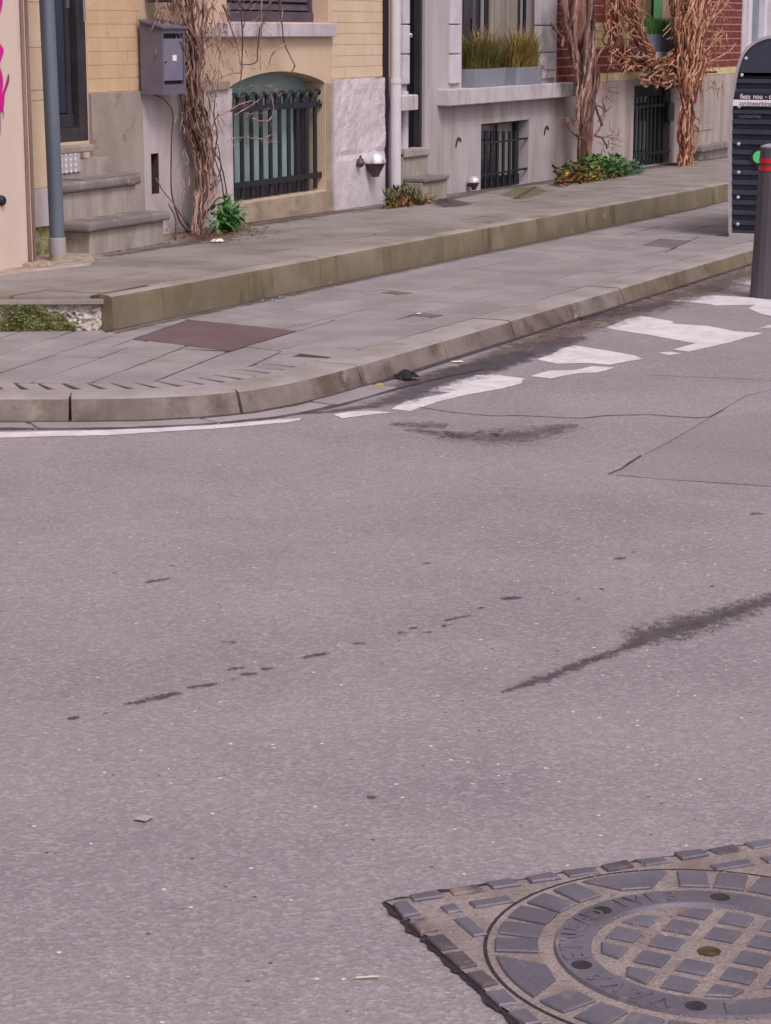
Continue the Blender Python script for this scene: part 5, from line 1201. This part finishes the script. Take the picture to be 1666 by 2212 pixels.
for L_ in ([(1262,300),(1248,296),(1232,280),(1222,262)], [(1232,280),(1228,262)], [(1270,300),(1285,292),(1300,270),(1308,240),(1304,220),(1311,190),(1312,160)], [(1285,292),(1302,296),(1322,290)], [(1300,270),(1290,240),(1284,215),(1276,190),(1272,150)],
           [(1270,290),(1276,250),(1282,225),(1276,190),(1280,140),(1272,110)], [(1300,296),(1308,308),(1312,322)], [(1308,240),(1322,228)], [(1278,230),(1296,228),(1304,244),(1290,262)], [(1214,100),(1222,60),(1226,20),(1220,-20)], [(1190,50),(1215,80),(1222,90)], [(1306,100),(1290,130),(1296,170),(1290,200)]):
    mb = MB(); strand(mb, L_, y2-.03, U(.014,.020), .008, amp=.02, k=6); obj('branch', mb, M_bark2, t2, smooth=True)
fz = MB()
for _ in range(90):
    u, v = random.choice([(1222,265),(1228,262),(1322,290),(1312,322),(1311,200),(1200,70),(1180,150)]); u += U(-12,12); v += U(-14,14); d = U(8, 30); a = U(0, 6.28)
    strand(fz, [(u, v, y2), (u + d*.5*math.cos(a)+U(-3,3), v + d*.5*math.sin(a), y2), (u + d*math.cos(a), v + d*math.sin(a), y2)], y2, .005, .0018, amp=.015, sub=2, k=3)
obj('fine_twigs', fz, M_bark2, t2, kind='stuff')
# -- tree 3: wisteria with twisted stems on the brick house
y3 = 8.60
t3 = thing('wisteria', P(1481, 357, y3), 'leafless orange-brown wisteria with twisted stems on the brick house', 'tree')
sp3 = [(1481,360,y3),(1482,330,y3),(1480,290,y3),(1484,250,y3),(1486,210,y3),(1490,170,y3),(1494,130,y3),(1492,90,y3),(1490,50,y3),(1492,10,y3),(1494,-60,y3)]
mb = MB()
for k in range(4): strand(mb, [(u + 6*math.sin(k*1.6+i*.5), v, y + .03*math.cos(k*1.6+i*.5)) for i, (u, v, y) in enumerate(sp3)], y3, .055, .05, amp=.03, k=8)
obj('trunk', mb, M_bark3d, t3, smooth=True)
spr = [18,14,14,15,18,24,30,34,38,44,52]
for k in range(84):
    mb = MB(); ph = U(0, 6.28); a = 0 if k < 20 else random.choice([4,5,6]); w = U(.05,.5); L_ = []
    for i in range(a, len(sp3)):
        u, v, y = sp3[i]; L_.append((u + spr[i]*U(.6,1)*math.sin(ph + i*w), v + U(-4,4), y - .06 - .05*math.cos(ph + i*w)))
    L_ = [(q_[0] + U(-5,5)*(i_ > 0), q_[1], q_[2]) for i_, q_ in enumerate(L_)]; strand(mb, L_, y3, U(.008,.020), U(.006,.014), amp=.065, k=5, f=.35); obj('stem', mb, random.choice([M_bark3, M_bark3, M_bark3m, M_bark3d]), t3, smooth=True)
for k in range(48):                         # the looped stems hanging at the left, round the window
    mb = MB(); o = U(-17, 17); q = U(-12, 12)
    L_ = [(1325+o*.9, -30), (1322+o, 40), (1326+o*1.0, 90), (1345+o*.7, 128+q*.5), (1380, 140+q), (1410, 138+q), (1432+U(-8,20), 150+q)] if k % 3 == 0 else \
         [(1375+o*.5, -30), (1373+o*.5, 30), (1378+o*.5, 75), (1392+o*.4, 115), (1412+o*.4, 138+q), (1440+U(-5,30), 165+q)] if k % 3 == 1 else [(1345+o, -30), (1350+o*1.2, 20), (1372+o*1.2, 60+q), (1395+o, 100), (1415, 140+q)]
    L_ = [(a_[0] + U(-9,9), a_[1] + U(-7,7)) for a_ in L_]
    if k % 5 == 0: L_ = L_[:4]
    strand(mb, L_, 8.66 + U(-.05,.05), U(.006,.016), U(.005,.012), amp=.09, k=5, f=.4); obj('stem', mb, M_bark3 if R() < .7 else M_bark3d, t3, smooth=True)
for k in range(60):                         # knot of stems over the barred opening
    mb = MB(); u, v = U(1385, 1470), U(128, 180); L_ = [(u, v), (u + U(10,30), v + U(-14,10)), (u + U(30,60), v + U(-24,14)), (u + U(50,95), v + U(-40, 10))]
    if v > 160: L_ = [(u, v), (u+U(6,16), v + U(-4,10)), (u + U(16,30), v + U(-8,10)), (u+U(30,44), v+U(-26,-2))]
    strand(mb, L_, 8.62 + U(-.08,.06), U(.010,.022), U(.008,.016), amp=.04, k=5); obj('stem', mb, M_bark3 if R() < .55 else M_bark3d, t3, smooth=True)
for L_ in ([(1500,120),(1530,104),(1560,75)], [(1500,150),(1540,130),(1575,110),(1590,92)], [(1510,90),(1525,60),(1545,30),(1556,-5)], [(1525,60),(1528,30),(1522,0)], [(1535,40),(1560,20),(1580,-10)], [(1505,190),(1520,170),(1528,150)], [(1503,270),(1512,290),(1500,330)], [(1500,250),(1512,262),(1506,300)], [(1470,360),(1495,352),(1510,350)], [(1505,200),(1514,180),(1520,220)], [(1508,170),(1516,200),(1512,240)]):
    mb = MB(); strand(mb, L_, y3-.02, U(.014,.022), .007, amp=.03, k=6); obj('branch', mb, M_bark3, t3, smooth=True)
fz = MB()
for _ in range(320):
    u, v = (U(1310, 1440), U(-10, 150)) if R() < .35 else (U(1440, 1570), U(-10, 190)); 
    if 1382 < u < 1450 and v < 112: continue
    d = U(8, 40); a = U(0.3, 2.8); strand(fz, [(u, v, y3), (u + d*.5*math.cos(a)+U(-4,4), v + d*.5*math.sin(a), y3-.03), (u + d*math.cos(a), v + d*math.sin(a), y3)], y3, .009, .003, amp=.03, sub=2, k=4)
obj('fine_twigs', fz, M_bark3, t3, kind='stuff')

# ================================================================ SMALL PLANTS
def leaf(mb, c, d, l, w, bend=.3):
    d = d.normalized(); s_ = d.cross(Vector((0,0,1))); s_ = s_.normalized() if s_.length > .05 else Vector((1,0,0)); n = s_.cross(d)
    a = c + d*l*.45 - n*bend*l*.06; t = c + d*l - n*bend*l*.35
    k = len(mb.v); mb.v += [tuple(c), tuple(a - s_*w/2), tuple(a + s_*w/2 ), tuple(t), tuple(a + n*w*.12)]
    mb.f += [(k, k+1, k+4), (k, k+4, k+2), (k+1, k+3, k+4), (k+4, k+3, k+2)]
# broad-leaved green plant at the vine's foot
y4 = 8.55; c4 = P(487, 500, y4)
p4 = thing('leafy_plant', c4, 'dark green leafy plant at the foot of the vine', 'plant')
mb = MB()
for k in range(280):
    u = 488 + random.gauss(0, 14); v = 505 - abs(random.gauss(0, 1))*38; v = max(v, 428 + abs(u-485)*1.0)
    c = P(u, v, y4 + U(-.1,.1)); leaf(mb, c, Vector((U(-1,1), U(-1,.4), U(-.9,.9))), U(.08,.16), U(.028,.05))
obj('foliage', mb, M_lf, p4)
mb = MB(); blades(mb, c4 - Vector((0,0,.02)), 26, .30, .12, (.10,.06), w=.005, droop=.2); obj('stalks', mb, M_lf2, p4)
mb = MB(); blades(mb, P(505, 510, y4), 60, .14, .14, (.22,.08), w=.004, droop=.8); obj('withered_blades', mb, M_gr2, p4)
# clump of weeds at the drainpipe foot
y5 = 8.62; c5 = P(885, 452, y5)
p5 = thing('weed_clump', c5, 'olive and rust coloured weeds at the foot of the white drainpipe', 'plant')
for m_, n_, (ua, ub), (va, vb) in ((M_lfm, 420, (832, 918), (402, 452)), (M_lfo, 300, (842, 948), (432, 458)), (M_lfy, 30, (840, 930), (425, 456)), (M_lf3, 60, (836, 890), (405, 435))):
    mb = MB()
    for _ in range(n_):
        u = U(ua, ub); v = U(max(va, 404 + abs(u-870)*.42), vb + 2); c = P(u, v, y5 + U(-.12,.12)); leaf(mb, c, Vector((U(-.7,.7), U(-.7,.4), U(-.2,1))), U(.05,.12), U(.016,.036))
    obj('foliage', mb, m_, p5)
# ivy bed round tree 2
p6 = thing('ivy_clump', P(1290, 395, 8.5), 'low ivy and groundcover in green and yellow round the smooth trunk', 'shrub')
for m_, n_, (ua, ub), (va, vb), yy in ((M_lfm, 420, (1200, 1300), (352, 396), 8.5), (M_lf2, 620, (1262, 1350), (338, 392), 8.5), (M_lf3, 420, (1318, 1388), (352, 398), 8.5), (M_lfy, 55, (1212, 1290), (365, 398), 8.42), (M_lfo, 170, (1204, 1345), (376, 400), 8.42), (M_lf, 300, (1215, 1380), (350, 398), 8.58)):
    mb = MB()
    for _ in range(n_):
        u = U(ua, ub); topv = 338 + max(0, 1262-u)*.45 + max(0, u-1335)*.42
        v = U(max(va, topv), vb); c = P(u, v, yy + U(-.12,.14)); leaf(mb, c, Vector((U(-1,1), U(-1,.2), U(-.3,.8))), U(.05,.10), U(.04,.075))
    obj('foliage', mb, m_, p6)
# weeds growing from the mossy end of the raised pavement
p7 = thing('wall_weeds', G(20, 712, LOW), 'pale green weeds growing from the mossy face at the left edge', 'plant')
mb = MB()
for _ in range(130):
    u, v = (U(-5, 55), U(660, 712)) if R() < .6 else (U(60, 180), U(690, 714)); g = G(u, 713, LOW); f = ((g.x-EL[0])*dE.x + (g.y-EL[1])*dE.y)
    x, y = EL[0]+dE.x*f + nE.x*.04, EL[1]+dE.y*f + nE.y*.04; leaf(mb, Vector((x, y, zg(x, LOW) + (713-v)*.0024)), Vector((nE.x + U(-.8,.8), nE.y + U(-.8,.8), U(-.2,1))), U(.015,.04), U(.008,.02))
obj('foliage', mb, leafm('weed_pale', (150,158,96), (110,122,62)), p7)

# ================================================================ LITTER
def crumbs(name, mt, pts_fn, n, s0, s1, label=None, catg=None, flat=.3):
    mb = MB()
    for _ in range(n):
        c = pts_fn()
        if c is None: continue
        s_ = U(s0, s1); a = U(0, 6.28); d = Vector((math.cos(a), math.sin(a), U(-flat, flat))).normalized()*s_; e = Vector((-math.sin(a), math.cos(a), U(-flat, flat)))*s_*U(.3,.7)
        mb.quad(c - d, c - e*.8, c + d, c + e)
    return tag(obj(name, mb, mt), label, catg, kind='stuff')
def on(u, v, lvl, h=.012): g = G(u, v, lvl); return g + Vector((0,0,h))
crumbs('leaf_litter', M_lit, lambda: on(450 + random.gauss(0, 48), 512 + random.gauss(0, 7), UPP, U(.005,.05)), 700, .008, .024)
crumbs('leaf_litter', M_lfo, lambda: on(470 + random.gauss(0, 40), 516 + random.gauss(0, 5), UPP, U(.005,.03)), 160, .006, .018)
crumbs('leaf_litter', M_barkd, lambda: on(545 + random.gauss(0, 25), 500 + random.gauss(0, 6), UPP, U(.005,.03)), 160, .006, .022)
crumbs('leaf_litter', M_lit, lambda: Vector((lambda x: (x, 4.82 - abs(random.gauss(0, .11)), zg(x) + U(.008,.02)))(U(12.2, 20))), 900, .005, .016)
crumbs('leaf_litter', M_gr2, lambda: Vector((lambda x: (x, 4.80 - abs(random.gauss(0, .16)), zg(x) + U(.008,.02)))(U(10.5, 20))), 70, .004, .012)
crumbs('leaf_litter', M_lit, lambda: Vector((lambda x: (x, 6.80 - abs(random.gauss(0, .02)), zg(x, LOW) + U(.004,.015)))(U(12.0, 14.5))), 160, .004, .012)
crumbs('leaf_litter', M_paper, lambda: Vector((lambda x: (x, 6.79 - abs(random.gauss(0, .03)), zg(x, LOW) + .01))(U(12.0, 14.0))), 9, .006, .012)
crumbs('leaf_litter', M_barkd, lambda: on(U(230, 365), 0, UPP, 0) if False else (lambda f: Vector((xC0 + (xC1-xC0)*f, yC + .02 - abs(random.gauss(0,.02)), zg(14, UPP) + .01)))(R()), 200, .006, .016)
crumbs('grit', M_gut, lambda: on(U(0, 1666), U(960, 2200), 0, .004), 900, .0012, .0042)
crumbs('grit', M_paper, lambda: on(U(0, 1666), U(960, 2200), 0, .004), 30, .0015, .0045)
M_straw = mat('pale_straw', (222,204,188), (204,184,164), sc=30, bump=.2)
def scrap(u, v, lvl, sx, sy, mt, label, catg='litter', hh=.02, rot=0):
    g = G(u, v, lvl); mb = MB(); n = 7
    for j in range(n+1):
        for i in range(n+1):
            a, b = (i/n-.5)*sx, (j/n-.5)*sy; z = hh*(.5+.5*noise.noise(Vector((a*60+u, b*60+v, 1)))) * (1 - (2*max(abs(i/n-.5), abs(j/n-.5)))**4*.6)
            ca, sa = math.cos(rot), math.sin(rot); mb.v.append((g.x + a*ca - b*sa, g.y + a*sa + b*ca, zg(g.x, lvl) + .006 + z))
    for j in range(n):
        for i in range(n): k = j*(n+1)+i; mb.f.append((k, k+1, k+n+2, k+n+1))
    return tag(obj('scrap', mb, mt, None), label, catg)
scrap(469, 524, UPP, .07, .10, M_paper, 'crumpled white paper scrap below the vine', hh=.035, rot=.4)
scrap(988, 783, 0, .05, .07, M_paper, 'flat pale scrap in the gutter below the kerb', hh=.006, rot=.7)
scrap(880, 820, 0, .16, .10, mat('dark_cloth', (46,38,46), (34,28,34), sc=20, bump=.5), 'dark crumpled rag lying against the kerb', hh=.07, rot=.9)
scrap(818, 836, 0, .05, .05, M_gr2, 'dry brown leaf in the gutter near the dark rag', hh=.02, rot=.2)
scrap(905, 679, LOW, .06, .03, M_paper, 'pale sliver lying on the small utility cover', hh=.004, rot=.1)
scrap(794, 2117, 0, .045, .006, M_straw, 'dry straw on the asphalt left of the manhole', hh=.004, rot=-1.0)
scrap(310, 1772, 0, .035, .035, M_galf, 'pale flattened chewing gum on the asphalt', hh=.002, rot=0)
scrap(1226, 690, 0, .07, .22, M_dark, 'short dark stick in the gutter by the puddle', hh=.02, rot=.5)
scrap(1440, 2035, 0, .006, .05, M_straw, 'dry straw on the manhole cover beside a pale pebble', hh=.016, rot=-.6)
